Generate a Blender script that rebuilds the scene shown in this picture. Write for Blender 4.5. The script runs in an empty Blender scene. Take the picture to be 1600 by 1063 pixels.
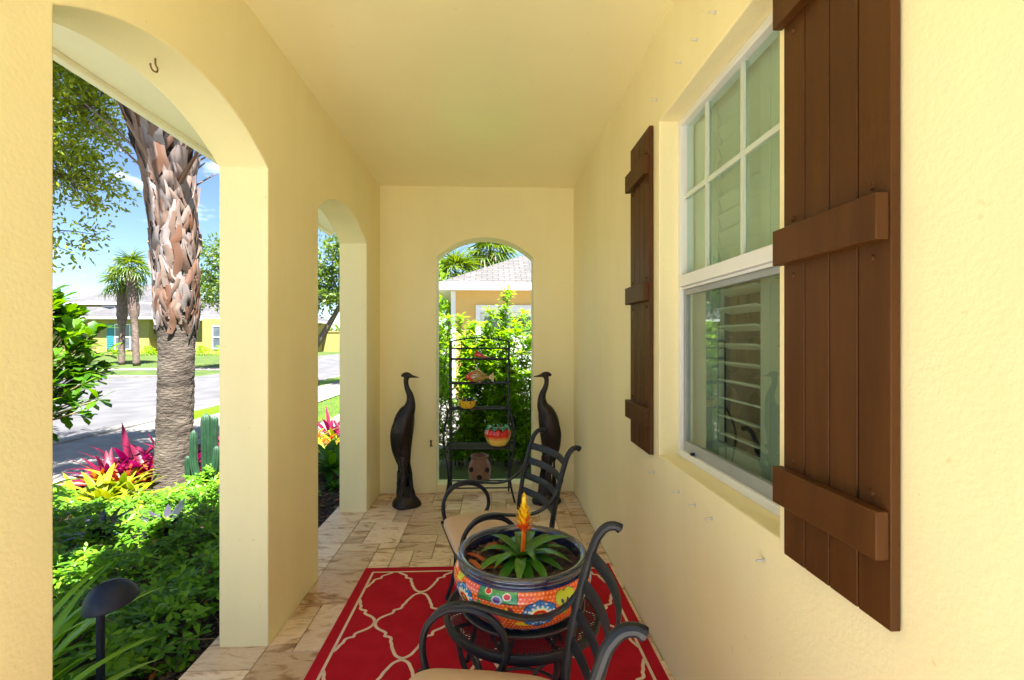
import bpy, bmesh, math, random
from mathutils import Vector, Matrix, noise

# ------------------------------------------------------------------ camera, sky, sun, exposure
R = math.radians
scene = bpy.context.scene
COL = scene.collection
random.seed(7)

cam_d = bpy.data.cameras.new("camera")
cam_d.sensor_width = 36.0
cam_d.lens = 745 / 1600 * 36
cam_d.clip_start = 0.02
cam_d.clip_end = 2000
cam = bpy.data.objects.new("camera", cam_d)
COL.objects.link(cam)
cam.location = (0, 0, 1.4)
cam.rotation_euler = (R(90), 0, R(-2.3))
scene.camera = cam

SUN_EL, SUN_AZ = 66.0, 152.0       # azimuth clockwise from +Y: sun stands behind the camera and to the right
world = bpy.data.worlds.new("World")
scene.world = world
world.use_nodes = True
wn = world.node_tree.nodes
wl = world.node_tree.links
bg = wn["Background"]
sky = wn.new("ShaderNodeTexSky")
sky.sky_type = 'NISHITA'
sky.sun_disc = False
sky.sun_elevation = R(SUN_EL)
sky.sun_rotation = R(SUN_AZ)
sky.air_density = 0.8
sky.dust_density = 0.15
sky.ozone_density = 4.0
wtc = wn.new("ShaderNodeTexCoord")
wmap = wn.new("ShaderNodeMapping")
wmap.inputs['Scale'].default_value = (1.0, 1.0, 2.2)
wmap.inputs['Location'].default_value = (0.35, 0.1, 0.2)
wnoise = wn.new("ShaderNodeTexNoise")
wnoise.inputs['Scale'].default_value = 5.0
wnoise.inputs['Detail'].default_value = 9
wnoise.inputs['Roughness'].default_value = 0.55
wramp = wn.new("ShaderNodeValToRGB")
wramp.color_ramp.elements[0].position = 0.56
wramp.color_ramp.elements[1].position = 0.68
wmix = wn.new("ShaderNodeMix")
wmix.data_type = 'RGBA'
wmix.inputs[7].default_value = (7.5, 7.7, 8.0, 1)
wl.new(wtc.outputs['Generated'], wmap.inputs['Vector'])
wl.new(wmap.outputs[0], wnoise.inputs['Vector'])
wl.new(wnoise.outputs['Fac'], wramp.inputs[0])
wl.new(wramp.outputs[0], wmix.inputs[0])
wl.new(sky.outputs[0], wmix.inputs[6])
wl.new(wmix.outputs[2], bg.inputs['Color'])
bg.inputs['Strength'].default_value = 0.032

sun_d = bpy.data.lights.new("sun", 'SUN')
sun_d.energy = 3.3
sun_d.angle = R(0.5)
sun_d.color = (1.0, 0.975, 0.93)
sun = bpy.data.objects.new("sun", sun_d)
COL.objects.link(sun)
sdir = Vector((math.sin(R(SUN_AZ)) * math.cos(R(SUN_EL)), math.cos(R(SUN_AZ)) * math.cos(R(SUN_EL)), math.sin(R(SUN_EL))))
sun.rotation_euler = sdir.to_track_quat('Z', 'Y').to_euler()
sun.location = sdir * 40

scene.view_settings.view_transform = 'Standard'
scene.view_settings.look = 'None'
scene.view_settings.gamma = 1
scene.view_settings.exposure = 3.06
scene.cycles.use_denoising = True
scene.cycles.max_bounces = 10
scene.cycles.diffuse_bounces = 7
scene.cycles.glossy_bounces = 4
scene.cycles.transmission_bounces = 6
scene.cycles.transparent_max_bounces = 12
scene.cycles.sample_clamp_indirect = 8.0
scene.cycles.caustics_reflective = False
scene.cycles.caustics_refractive = False

# ------------------------------------------------------------------ materials
def new_mat(name):
    m = bpy.data.materials.new(name)
    m.use_nodes = True
    nt = m.node_tree
    return m, nt.nodes, nt.links, nt.nodes["Principled BSDF"]

def ramp(n, l, src, stops):
    r = n.new("ShaderNodeValToRGB")
    cr = r.color_ramp
    while len(cr.elements) < len(stops):
        cr.elements.new(0.5)
    for e, (p, c) in zip(cr.elements, stops):
        e.position = p
        e.color = (*c, 1)
    l.new(src, r.inputs[0])
    return r

def tex_noise(n, l, scale, detail=4, rough=0.5, coord=None, stretch=None):
    t = n.new("ShaderNodeTexNoise")
    t.inputs['Scale'].default_value = scale
    t.inputs['Detail'].default_value = detail
    t.inputs['Roughness'].default_value = rough
    tc = n.new("ShaderNodeTexCoord")
    src = tc.outputs[coord or 'Object']
    if stretch:
        mp = n.new("ShaderNodeMapping")
        mp.inputs['Scale'].default_value = stretch
        l.new(src, mp.inputs['Vector'])
        src = mp.outputs[0]
    l.new(src, t.inputs['Vector'])
    return t

def mat(name, a, b=None, rough=0.5, scale=8.0, bump=0.0, bscale=60.0, metal=0.0, stretch=None, spec=0.5, bdist=0.01, coat=0.0, lo=0.35, hi=0.65):
    m, n, l, p = new_mat(name)
    b = b or a
    t = tex_noise(n, l, scale, 5, 0.55, stretch=stretch)
    r = ramp(n, l, t.outputs['Fac'], [(lo, a), (hi, b)])
    l.new(r.outputs[0], p.inputs['Base Color'])
    p.inputs['Roughness'].default_value = rough
    p.inputs['Metallic'].default_value = metal
    p.inputs['Specular IOR Level'].default_value = spec
    p.inputs['Coat Weight'].default_value = coat
    p.inputs['Coat Roughness'].default_value = 0.08
    if bump:
        t2 = tex_noise(n, l, bscale, 6, 0.6, stretch=stretch)
        bp = n.new("ShaderNodeBump")
        bp.inputs['Strength'].default_value = bump
        bp.inputs['Distance'].default_value = bdist
        l.new(t2.outputs['Fac'], bp.inputs['Height'])
        l.new(bp.outputs[0], p.inputs['Normal'])
    return m

def leaf_mat(name, stops, rough=0.4, trans=0.35, tcol=None, spec=0.5):
    m, n, l, p = new_mat(name)
    g = n.new("ShaderNodeNewGeometry")
    t = tex_noise(n, l, 2.2, 3)
    ma = n.new("ShaderNodeMath")
    ma.operation = 'MULTIPLY_ADD'
    ma.inputs[1].default_value = 0.6
    l.new(g.outputs['Random Per Island'], ma.inputs[0])
    mb_ = n.new("ShaderNodeMath")
    mb_.operation = 'MULTIPLY'
    mb_.inputs[1].default_value = 0.4
    l.new(t.outputs['Fac'], mb_.inputs[0])
    l.new(mb_.outputs[0], ma.inputs[2])
    r = ramp(n, l, ma.outputs[0], stops)
    l.new(r.outputs[0], p.inputs['Base Color'])
    p.inputs['Roughness'].default_value = rough
    p.inputs['Specular IOR Level'].default_value = spec
    tr = n.new("ShaderNodeBsdfTranslucent")
    hs = n.new("ShaderNodeHueSaturation")
    hs.inputs['Hue'].default_value = 0.48
    hs.inputs['Saturation'].default_value = 1.15
    hs.inputs['Value'].default_value = 1.8
    l.new(r.outputs[0], hs.inputs['Color'])
    l.new(hs.outputs[0], tr.inputs['Color'])
    mx = n.new("ShaderNodeMixShader")
    mx.inputs[0].default_value = trans
    l.new(p.outputs[0], mx.inputs[1])
    l.new(tr.outputs[0], mx.inputs[2])
    l.new(mx.outputs[0], n["Material Output"].inputs['Surface'])
    return m

def stucco(name, a, b, rough=0.75, bump=0.28, bscale=90.0, spec=0.3, shade_grime=0.35):
    m, n, l, p = new_mat(name)
    t = tex_noise(n, l, 1.3, 6, 0.6)
    r = ramp(n, l, t.outputs['Fac'], [(0.3, a), (0.7, b)])
    # pits and small scuffs of the plaster
    t3 = tex_noise(n, l, 38.0, 2, 0.5)
    r3 = ramp(n, l, t3.outputs['Fac'], [(0.22, (0.85, 0.78, 0.66)), (0.28, (1, 1, 1))])
    mu = n.new("ShaderNodeMix")
    mu.data_type = 'RGBA'
    mu.blend_type = 'MULTIPLY'
    mu.inputs[0].default_value = 0.6
    l.new(r.outputs[0], mu.inputs[6])
    l.new(r3.outputs[0], mu.inputs[7])
    ts = tex_noise(n, l, 2.4, 5, 0.6, stretch=(1, 1, 0.22))  # vertical streaks: soft shadows and reflections put into the colour, with subtle grime
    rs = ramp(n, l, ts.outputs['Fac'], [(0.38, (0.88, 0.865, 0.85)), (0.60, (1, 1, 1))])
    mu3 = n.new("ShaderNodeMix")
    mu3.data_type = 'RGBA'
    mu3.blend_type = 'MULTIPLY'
    mu3.inputs[0].default_value = shade_grime
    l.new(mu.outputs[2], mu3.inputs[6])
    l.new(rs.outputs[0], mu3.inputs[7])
    l.new(mu3.outputs[2], p.inputs['Base Color'])
    p.inputs['Roughness'].default_value = rough
    p.inputs['Specular IOR Level'].default_value = spec
    if rough < .5:
        p.inputs['Coat Weight'].default_value = 0.7
        p.inputs['Coat Roughness'].default_value = 0.30
    t2 = tex_noise(n, l, bscale, 4, 0.6)
    t4 = tex_noise(n, l, 7.0, 3, 0.5)
    ad = n.new("ShaderNodeMath")
    ad.operation = 'MULTIPLY_ADD'
    ad.inputs[1].default_value = 1.1
    l.new(t4.outputs['Fac'], ad.inputs[0])
    l.new(t2.outputs['Fac'], ad.inputs[2])
    bp = n.new("ShaderNodeBump")
    bp.inputs['Strength'].default_value = bump
    bp.inputs['Distance'].default_value = 0.004
    l.new(ad.outputs[0], bp.inputs['Height'])
    l.new(bp.outputs[0], p.inputs['Normal'])
    return m

M = {}
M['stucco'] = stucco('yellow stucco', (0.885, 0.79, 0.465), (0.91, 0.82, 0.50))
M['ceiling'] = stucco('yellow ceiling paint', (0.88, 0.79, 0.46), (0.90, 0.81, 0.48), rough=0.30, bump=0.06, bscale=40, spec=0.9, shade_grime=0.15)
M['eave'] = mat('pale eave paint', (0.88, 0.82, 0.64), (0.86, 0.80, 0.61), 0.6)
M['brown'] = mat('brown painted wood', (0.060, 0.020, 0.003), (0.084, 0.029, 0.005), 0.5, 2.5, 0.22, 18, spec=0.25, stretch=(6, 6, 0.7), bdist=0.003)
M['white'] = mat('white vinyl', (0.80, 0.80, 0.78), (0.77, 0.78, 0.77), 0.35)
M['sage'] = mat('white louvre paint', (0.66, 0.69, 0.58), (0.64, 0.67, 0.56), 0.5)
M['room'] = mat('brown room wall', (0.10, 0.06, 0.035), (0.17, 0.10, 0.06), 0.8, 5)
M['iron'] = mat('black painted iron', (0.006, 0.008, 0.014), (0.010, 0.013, 0.021), 0.42, 12, 0.25, 90, spec=0.4, bdist=0.001)
M['bronze'] = mat('dark bronze', (0.018, 0.013, 0.011), (0.034, 0.024, 0.019), 0.34, 14, 0.8, 38, metal=0.55, bdist=0.006, lo=0.3, hi=0.7)
M['cushion'] = mat('beige vinyl cushion', (0.55, 0.38, 0.25), (0.58, 0.41, 0.28), 0.55, 5, 0.1, 200, bdist=0.001)
M['soil'] = mat('dark mulch', (0.016, 0.010, 0.007), (0.055, 0.032, 0.020), 0.9, 25, 0.8, 40, bdist=0.03)
M['steel'] = mat('zinc steel', (0.62, 0.62, 0.60), (0.50, 0.50, 0.50), 0.4, metal=0.2)
M['bluerim'] = mat('dark blue glaze', (0.010, 0.014, 0.045), (0.018, 0.024, 0.070), 0.12, 9, spec=0.8, coat=1.0)
M['greyglaze'] = mat('grey saucer', (0.05, 0.055, 0.06), (0.08, 0.085, 0.09), 0.3)
M['concrete'] = mat('pale concrete', (0.17, 0.155, 0.14), (0.23, 0.215, 0.19), 0.85, 4, 0.3, 60)
M['asphalt'] = mat('grey asphalt', (0.075, 0.073, 0.076), (0.115, 0.112, 0.115), 0.9, 1.4, 0.5, 90, bdist=0.01)
M['grassland'] = mat('lawn', (0.035, 0.070, 0.006), (0.070, 0.105, 0.010), 0.9, 1.6, 0.6, 40, bdist=0.05)
M['housewall'] = mat('lemon render', (0.33, 0.26, 0.08), (0.36, 0.29, 0.09), 0.8, 2)
M['orangewall'] = mat('apricot render', (0.66, 0.42, 0.13), (0.70, 0.45, 0.15), 0.8, 2)
M['tealwood'] = mat('teal shutter paint', (0.03, 0.22, 0.26), (0.04, 0.26, 0.30), 0.5)
M['darkglass'] = mat('dark window glass', (0.08, 0.10, 0.12), (0.12, 0.14, 0.17), 0.08, 3, spec=0.8)
M['bark'] = mat('grey bark', (0.09, 0.065, 0.045), (0.16, 0.12, 0.09), 0.9, 12, 0.9, 30, bdist=0.03)
M['stem'] = mat('green brown stem', (0.10, 0.09, 0.035), (0.17, 0.13, 0.06), 0.7, 20)
M['greenstem'] = mat('light green stem', (0.20, 0.30, 0.05), (0.27, 0.37, 0.08), 0.5, 20)

# tiled roof material : rows of flat tiles
def roof_mat(name, a, b, rowh=0.33, rowl=0.45):
    m, n, l, p = new_mat(name)
    tc = n.new("ShaderNodeTexCoord")
    br = n.new("ShaderNodeTexBrick")
    br.inputs['Scale'].default_value = 1.0
    br.inputs['Color1'].default_value = (*a, 1)
    br.inputs['Color2'].default_value = (*b, 1)
    br.inputs['Mortar'].default_value = (a[0] * .45, a[1] * .45, a[2] * .45, 1)
    br.inputs['Mortar Size'].default_value = 0.012
    br.inputs['Brick Width'].default_value = rowl
    br.inputs['Row Height'].default_value = rowh
    sp = n.new("ShaderNodeSeparateXYZ")
    cb = n.new("ShaderNodeCombineXYZ")
    ad = n.new("ShaderNodeMath")
    ad.operation = 'ADD'
    l.new(tc.outputs['Object'], sp.inputs[0])
    l.new(sp.outputs[0], ad.inputs[0])
    l.new(sp.outputs[1], ad.inputs[1])
    l.new(sp.outputs[0], cb.inputs[0])
    mz = n.new("ShaderNodeMath")
    mz.operation = 'MULTIPLY'
    mz.inputs[1].default_value = 2.3
    l.new(sp.outputs[2], mz.inputs[0])
    l.new(mz.outputs[0], cb.inputs[1])
    l.new(cb.outputs[0], br.inputs['Vector'])
    l.new(br.outputs['Color'], p.inputs['Base Color'])
    p.inputs['Roughness'].default_value = 0.85
    return m
M['rooftile'] = roof_mat('pale roof tile', (0.075, 0.070, 0.066), (0.11, 0.102, 0.098), 0.17, 0.30)
M['roofwhite'] = roof_mat('bleached roof tile', (0.070, 0.067, 0.070), (0.10, 0.096, 0.10), 0.6, 0.6)

# glass: thin tinted pane that reflects more at grazing angles
def glass_mat():
    m, n, l, p = new_mat('window pane glass')
    tr = n.new("ShaderNodeBsdfTransparent")
    tr.inputs[0].default_value = (0.74, 0.89, 0.82, 1)
    gl = n.new("ShaderNodeBsdfGlossy")
    gl.inputs['Color'].default_value = (0.92, 0.97, 0.93, 1)
    gl.inputs['Roughness'].default_value = 0.01
    ge = n.new("ShaderNodeNewGeometry")
    dt = n.new("ShaderNodeVectorMath"); dt.operation = 'DOT_PRODUCT'
    l.new(ge.outputs['Normal'], dt.inputs[0]); l.new(ge.outputs['Incoming'], dt.inputs[1])
    def M_(op, a, b=None):
        q = n.new("ShaderNodeMath"); q.operation = op
        l.new(a, q.inputs[0])
        if b is not None: q.inputs[1].default_value = b
        return q.outputs[0]
    sch = M_('POWER', M_('SUBTRACT', M_('MULTIPLY', M_('ABSOLUTE', dt.outputs['Value']), -1.0), -1.0), 4.0)
    frf = M_('ADD', M_('MULTIPLY', sch, 0.84), 0.11)
    t = tex_noise(n, l, 1.5, 2)
    bp = n.new("ShaderNodeBump")
    bp.inputs['Strength'].default_value = 0.08
    bp.inputs['Distance'].default_value = 0.02
    l.new(t.outputs['Fac'], bp.inputs['Height'])
    l.new(bp.outputs[0], gl.inputs['Normal'])
    mx = n.new("ShaderNodeMixShader")
    l.new(frf, mx.inputs[0])
    l.new(tr.outputs[0], mx.inputs[1])
    l.new(gl.outputs[0], mx.inputs[2])
    l.new(mx.outputs[0], n["Material Output"].inputs['Surface'])
    return m
M['glass'] = glass_mat()

# travertine: per-stone tone from an attribute, veins and pits from noise
def travertine():
    m, n, l, p = new_mat('travertine paver')
    at = n.new("ShaderNodeAttribute")
    at.attribute_name = 'tone'
    tc = n.new("ShaderNodeTexCoord")
    off = n.new("ShaderNodeVectorMath")
    off.operation = 'MULTIPLY_ADD'
    off.inputs[1].default_value = (37, 53, 11)
    l.new(at.outputs['Color'], off.inputs[0])
    l.new(tc.outputs['Object'], off.inputs[2])
    mp = n.new("ShaderNodeMapping")
    mp.inputs['Scale'].default_value = (1.0, 2.6, 1.0)
    mp.inputs['Rotation'].default_value = (0, 0, 0.15)
    l.new(off.outputs[0], mp.inputs['Vector'])
    t = n.new("ShaderNodeTexNoise")
    t.inputs['Scale'].default_value = 4.0
    t.inputs['Detail'].default_value = 8
    t.inputs['Roughness'].default_value = 0.6
    t.inputs['Distortion'].default_value = 1.3
    l.new(mp.outputs[0], t.inputs['Vector'])
    r = ramp(n, l, t.outputs['Fac'], [(0.32, (0.30, 0.18, 0.10)), (0.40, (0.55, 0.37, 0.22)), (0.46, (0.76, 0.595, 0.45)), (0.56, (0.82, 0.69, 0.56)), (0.66, (0.69, 0.48, 0.32))])
    tone = n.new("ShaderNodeSeparateColor")
    l.new(at.outputs['Color'], tone.inputs[0])
    tr = ramp(n, l, tone.outputs[0], [(0.0, (0.70, 0.60, 0.50)), (0.5, (0.95, 0.90, 0.84)), (1.0, (1.12, 1.08, 1.04))])
    mu = n.new("ShaderNodeMix")
    mu.data_type = 'RGBA'
    mu.blend_type = 'MULTIPLY'
    mu.inputs[0].default_value = 1.0
    l.new(r.outputs[0], mu.inputs[6])
    l.new(tr.outputs[0], mu.inputs[7])
    pit = n.new("ShaderNodeTexNoise")
    pit.inputs['Scale'].default_value = 42
    pit.inputs['Detail'].default_value = 3
    l.new(mp.outputs[0], pit.inputs['Vector'])
    pr = ramp(n, l, pit.outputs['Fac'], [(0.28, (0.30, 0.22, 0.16)), (0.345, (1, 1, 1))])
    mu2 = n.new("ShaderNodeMix")
    mu2.data_type = 'RGBA'
    mu2.blend_type = 'MULTIPLY'
    mu2.inputs[0].default_value = 0.75
    l.new(mu.outputs[2], mu2.inputs[6])
    l.new(pr.outputs[0], mu2.inputs[7])
    l.new(mu2.outputs[2], p.inputs['Base Color'])
    rr = ramp(n, l, t.outputs['Fac'], [(0.3, (0.55, 0.55, 0.55)), (0.7, (0.32, 0.32, 0.32))])
    l.new(rr.outputs[0], p.inputs['Roughness'])
    bp = n.new("ShaderNodeBump")
    bp.inputs['Strength'].default_value = 0.35
    bp.inputs['Distance'].default_value = 0.003
    l.new(pr.outputs[0], bp.inputs['Height'])
    l.new(bp.outputs[0], p.inputs['Normal'])
    return m
M['travertine'] = travertine()
M['grout'] = mat('grout', (0.26, 0.20, 0.14), (0.34, 0.27, 0.20), 0.9, 20)

def attr_mat(name, attr, rough=0.2, coat=0.6, bump=0.0, bscale=60):
    m, n, l, p = new_mat(name)
    at = n.new("ShaderNodeAttribute")
    at.attribute_name = attr
    l.new(at.outputs['Color'], p.inputs['Base Color'])
    p.inputs['Roughness'].default_value = rough
    p.inputs['Coat Weight'].default_value = coat
    p.inputs['Coat Roughness'].default_value = 0.06
    if bump:
        t2 = tex_noise(n, l, bscale, 3)
        bp = n.new("ShaderNodeBump")
        bp.inputs['Strength'].default_value = bump
        bp.inputs['Distance'].default_value = 0.003
        l.new(t2.outputs['Fac'], bp.inputs['Height'])
        l.new(bp.outputs[0], p.inputs['Normal'])
    return m
M['painted'] = attr_mat('hand painted glaze', 'paint', 0.2, 0.7, 0.25, 50)

M['rug'] = mat('red woven rug', (0.41, 0.006, 0.017), (0.48, 0.010, 0.025), 0.95, 9, 0.8, 700, bdist=0.002, spec=0.15)
M['rugline'] = mat('cream rug line', (0.74, 0.56, 0.42), (0.80, 0.64, 0.50), 0.95, 30, 0.8, 700, bdist=0.002, spec=0.15)

G = lambda a, b, c: [(0.15, a), (0.5, b), (0.85, c)]
M['l_cover'] = leaf_mat('ground cover leaf', G((0.035, 0.12, 0.007), (0.10, 0.25, 0.012), (0.22, 0.40, 0.02)), 0.38, 0.38, spec=0.3)
M['l_broad'] = leaf_mat('broad shrub leaf', G((0.022, 0.085, 0.006), (0.055, 0.16, 0.009), (0.11, 0.25, 0.014)), 0.34, 0.4, spec=0.35)
M['l_oak'] = leaf_mat('oak leaf', G((0.10, 0.15, 0.010), (0.20, 0.27, 0.018), (0.36, 0.40, 0.035)), 0.4, 0.5)
M['l_hedge'] = leaf_mat('screen shrub leaf', G((0.09, 0.22, 0.010), (0.18, 0.36, 0.016), (0.30, 0.48, 0.025)), 0.35, 0.55)
M['l_far'] = leaf_mat('distant leaf', G((0.045, 0.095, 0.014), (0.10, 0.17, 0.02), (0.20, 0.28, 0.03)), 0.5, 0.4)
M['l_palm'] = leaf_mat('palm frond', G((0.045, 0.10, 0.012), (0.10, 0.17, 0.018), (0.18, 0.24, 0.03)), 0.4, 0.35)
M['l_strap'] = leaf_mat('strap leaf', G((0.12, 0.28, 0.012), (0.24, 0.44, 0.02), (0.38, 0.56, 0.03)), 0.35, 0.4)
M['l_lime'] = leaf_mat('lime bromeliad leaf', G((0.11, 0.20, 0.008), (0.24, 0.29, 0.010), (0.34, 0.36, 0.012)), 0.35, 0.2)
M['l_magenta'] = leaf_mat('magenta bromeliad leaf', G((0.07, 0.006, 0.018), (0.19, 0.008, 0.038), (0.30, 0.025, 0.075)), 0.35, 0.35)
M['l_orange'] = leaf_mat('orange bromeliad leaf', G((0.28, 0.04, 0.012), (0.42, 0.11, 0.012), (0.45, 0.22, 0.02)), 0.35, 0.35)
M['l_purple'] = leaf_mat('dark bromeliad leaf', G((0.010, 0.018, 0.016), (0.03, 0.035, 0.04), (0.06, 0.05, 0.08)), 0.22, 0.1, spec=0.8)
M['l_pot'] = leaf_mat('glossy green leaf', G((0.03, 0.13, 0.014), (0.06, 0.20, 0.02), (0.10, 0.28, 0.03)), 0.22, 0.2, spec=0.7)
M['l_dead'] = leaf_mat('dry orange leaf', G((0.30, 0.05, 0.015), (0.42, 0.09, 0.02), (0.45, 0.22, 0.05)), 0.6, 0.2)
M['l_yellow'] = leaf_mat('yellow bract', G((0.85, 0.42, 0.008), (0.90, 0.60, 0.01), (0.92, 0.72, 0.02)), 0.4, 0.04)
M['l_red'] = leaf_mat('red orange bract', G((0.70, 0.06, 0.01), (0.80, 0.16, 0.01), (0.85, 0.30, 0.01)), 0.4, 0.2)
M['chips'] = leaf_mat('bark chip', G((0.025, 0.014, 0.010), (0.075, 0.042, 0.028), (0.17, 0.11, 0.085)), 0.8, 0.0)
M['boot'] = leaf_mat('palm boot', G((0.15, 0.060, 0.028), (0.235, 0.165, 0.13), (0.30, 0.265, 0.26)), 0.8, 0.0, spec=0.2)
M['trunk'] = mat('palm trunk', (0.040, 0.028, 0.020), (0.165, 0.13, 0.10), 0.9, 4, 1.0, 20, stretch=(1, 1, 3.0), bdist=0.03, lo=0.32, hi=0.68)
M['cactus'] = mat('cactus skin', (0.012, 0.045, 0.020), (0.022, 0.07, 0.030), 0.5, 14)
M['terracotta'] = mat('brown clay', (0.20, 0.095, 0.055), (0.27, 0.14, 0.085), 0.6, 9)
M['blacklamp'] = mat('blue black lamp paint', (0.005, 0.007, 0.022), (0.008, 0.011, 0.030), 0.5, 5, 0.1, 80, spec=0.35)

# ------------------------------------------------------------------ mesh helpers
class MB:
    def __init__(self):
        self.v, self.f, self.m, self.c = [], [], [], []
    def quad(self, a, b, c, d, m=0):
        k = len(self.v)
        self.v += [tuple(a), tuple(b), tuple(c), tuple(d)]
        self.f.append((k, k + 1, k + 2, k + 3)); self.m.append(m)
    def poly(self, pts, m=0):
        k = len(self.v)
        self.v += [tuple(p) for p in pts]
        self.f.append(tuple(range(k, k + len(pts)))); self.m.append(m)
    def box(self, x0, x1, y0, y1, z0, z1, m=0, mt=None):
        k = len(self.v)
        P = [(x0, y0, z0), (x1, y0, z0), (x1, y1, z0), (x0, y1, z0), (x0, y0, z1), (x1, y0, z1), (x1, y1, z1), (x0, y1, z1)]
        if mt is not None:
            P = [tuple(mt @ Vector(p)) for p in P]
        self.v += P
        for q in ((0, 3, 2, 1), (4, 5, 6, 7), (0, 1, 5, 4), (1, 2, 6, 5), (2, 3, 7, 6), (3, 0, 4, 7)):
            self.f.append(tuple(k + i for i in q)); self.m.append(m)
    def ring_sweep(self, rings, m=0, cap=True, closed=False):
        k = len(self.v); n = len(rings[0])
        for r in rings:
            self.v += [tuple(p) for p in r]
        L = len(rings)
        for i in range(L if closed else L - 1):
            a = k + i * n; b = k + ((i + 1) % L) * n
            for j in range(n):
                self.f.append((a + j, a + (j + 1) % n, b + (j + 1) % n, b + j)); self.m.append(m)
        if cap and not closed:
            self.f.append(tuple(k + j for j in range(n))[::-1]); self.m.append(m)
            self.f.append(tuple(k + (L - 1) * n + j for j in range(n))); self.m.append(m)
    def tube(self, pts, r, n=8, m=0, closed=False, cap=True, flat=None):
        P = [Vector(p) for p in pts]
        rings = []
        up = None
        for i, p in enumerate(P):
            if closed:
                t = (P[(i + 1) % len(P)] - P[i - 1]).normalized()
            else:
                t = (P[min(i + 1, len(P) - 1)] - P[max(i - 1, 0)]).normalized()
            if up is None:
                up = Vector((0, 0, 1)) if abs(t.z) < 0.9 else Vector((1, 0, 0))
            s = t.cross(up)
            if s.length < 1e-6:
                s = t.orthogonal()
            s.normalize()
            up = s.cross(t).normalized()
            rr = r[i] if isinstance(r, (list, tuple)) else r
            rings.append([p + s * (rr * math.cos(2 * math.pi * j / n)) + up * (rr * (flat or 1) * math.sin(2 * math.pi * j / n)) for j in range(n)])
        self.ring_sweep(rings, m, cap, closed)
    def bar(self, pts, w, t, wdir):
        # flat bar: width w along wdir, thickness t
        P = [Vector(p) for p in pts]
        wd0 = Vector(wdir).normalized()
        rings = []
        for i, p in enumerate(P):
            tg = (P[min(i + 1, len(P) - 1)] - P[max(i - 1, 0)]).normalized()
            wd = (wd0 - tg * wd0.dot(tg)).normalized()
            nn = tg.cross(wd).normalized()
            ww = w[i] if isinstance(w, (list, tuple)) else w
            a, b = wd * ww / 2, nn * t / 2
            c = 0.72
            rings.append([p + a * c + b, p + a + b * c * .5, p + a - b * c * .5, p + a * c - b, p - a * c - b, p - a - b * c * .5, p - a + b * c * .5, p - a * c + b])
        self.ring_sweep(rings)
    def lathe(self, prof, n=32, c=(0, 0, 0), m=0, cap=False):
        rings = []
        for r, z in prof:
            rings.append([(c[0] + r * math.cos(2 * math.pi * j / n), c[1] + r * math.sin(2 * math.pi * j / n), c[2] + z) for j in range(n)])
        self.ring_sweep(rings, m, cap)
    def leaf(self, base, d, up, L, W, curl=0.5, shape='ovate', segs=3, fold=0.15, m=0):
        # leaf blade: centre line bends from d towards -up by curl (radians)
        d = Vector(d).normalized(); up = Vector(up)
        s = d.cross(up)
        if s.length < 1e-5:
            s = d.orthogonal()
        s.normalize(); u = s.cross(d).normalized()
        k = len(self.v); p = Vector(base)
        prof = PROF[shape]
        for i in range(segs + 1):
            t = i / segs
            w = W * 0.5 * prof(t)
            nn = u
            if i == segs and w < 1e-4:
                self.v.append(tuple(p))
            else:
                self.v.append(tuple(p + s * w + nn * (w * fold)))
                self.v.append(tuple(p))
                self.v.append(tuple(p - s * w + nn * (w * fold)))
            if i < segs:
                a = curl / segs
                d2 = d * math.cos(a) - u * math.sin(a)
                u = u * math.cos(a) + d * math.sin(a)
                d = d2
                p = p + d * (L / segs)
        n3 = segs
        for i in range(segs):
            a = k + 3 * i; b = a + 3
            if i == segs - 1 and len(self.v) - k == 3 * segs + 1:
                self.f.append((a, a + 1, b)); self.f.append((a + 1, a + 2, b))
            else:
                self.f.append((a, a + 1, b + 1, b)); self.f.append((a + 1, a + 2, b + 2, b + 1))
            self.m += [m, m]
    def build(self, name, mats, parent=None, smooth=True, bevel=0.0, merge=False, auto=35, loc=None, recalc=False):
        me = bpy.data.meshes.new(name)
        me.from_pydata(self.v, [], self.f)
        mats = mats if isinstance(mats, (list, tuple)) else [mats]
        for x in mats:
            me.materials.append(x)
        if len(mats) > 1:
            me.polygons.foreach_set('material_index', self.m)
        if merge or recalc:
            bm = bmesh.new(); bm.from_mesh(me)
            if merge:
                bmesh.ops.remove_doubles(bm, verts=bm.verts, dist=1e-5)
            bmesh.ops.recalc_face_normals(bm, faces=bm.faces)
            bm.to_mesh(me); bm.free()
        if smooth:
            me.polygons.foreach_set('use_smooth', [True] * len(me.polygons))
            if auto:
                try:
                    me.set_sharp_from_angle(angle=R(auto))
                except Exception:
                    pass
        me.update()
        o = bpy.data.objects.new(name, me)
        COL.objects.link(o)
        if parent is not None:
            o.parent = parent
        if loc is not None:
            o.location = loc
        if bevel:
            b = o.modifiers.new('bevel', 'BEVEL')
            b.width = bevel; b.segments = 2; b.limit_method = 'ANGLE'; b.angle_limit = R(40)
        return o

PROF = {
    'ovate': lambda t: [0.12, 0.85, 0.9, 0.0][min(3, int(t * 3 + 1e-6))] if abs(t * 3 - round(t * 3)) < 1e-6 else max(0.0, math.sin(math.pi * (t ** 0.8))),
    'obovate': lambda t: (0.10 + 1.25 * t) if t < 0.7 else max(0.0, 0.975 * (1 - ((t - 0.7) / 0.3) ** 2)),
    'strap': lambda t: 0.9 if t < 0.55 else max(0.0, 0.9 * (1 - ((t - 0.55) / 0.45) ** 1.6)),
    'lance': lambda t: max(0.0, math.sin(math.pi * min(1, 0.08 + 0.92 * t)) ** 0.8),
    'ovate2': lambda t: [0.25, 1.0, 0.0][int(round(t * 2))],
    'fanseg': lambda t: max(0.0, 0.35 + 1.3 * t if t < 0.45 else (1 - t) * 1.7),
}

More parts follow.
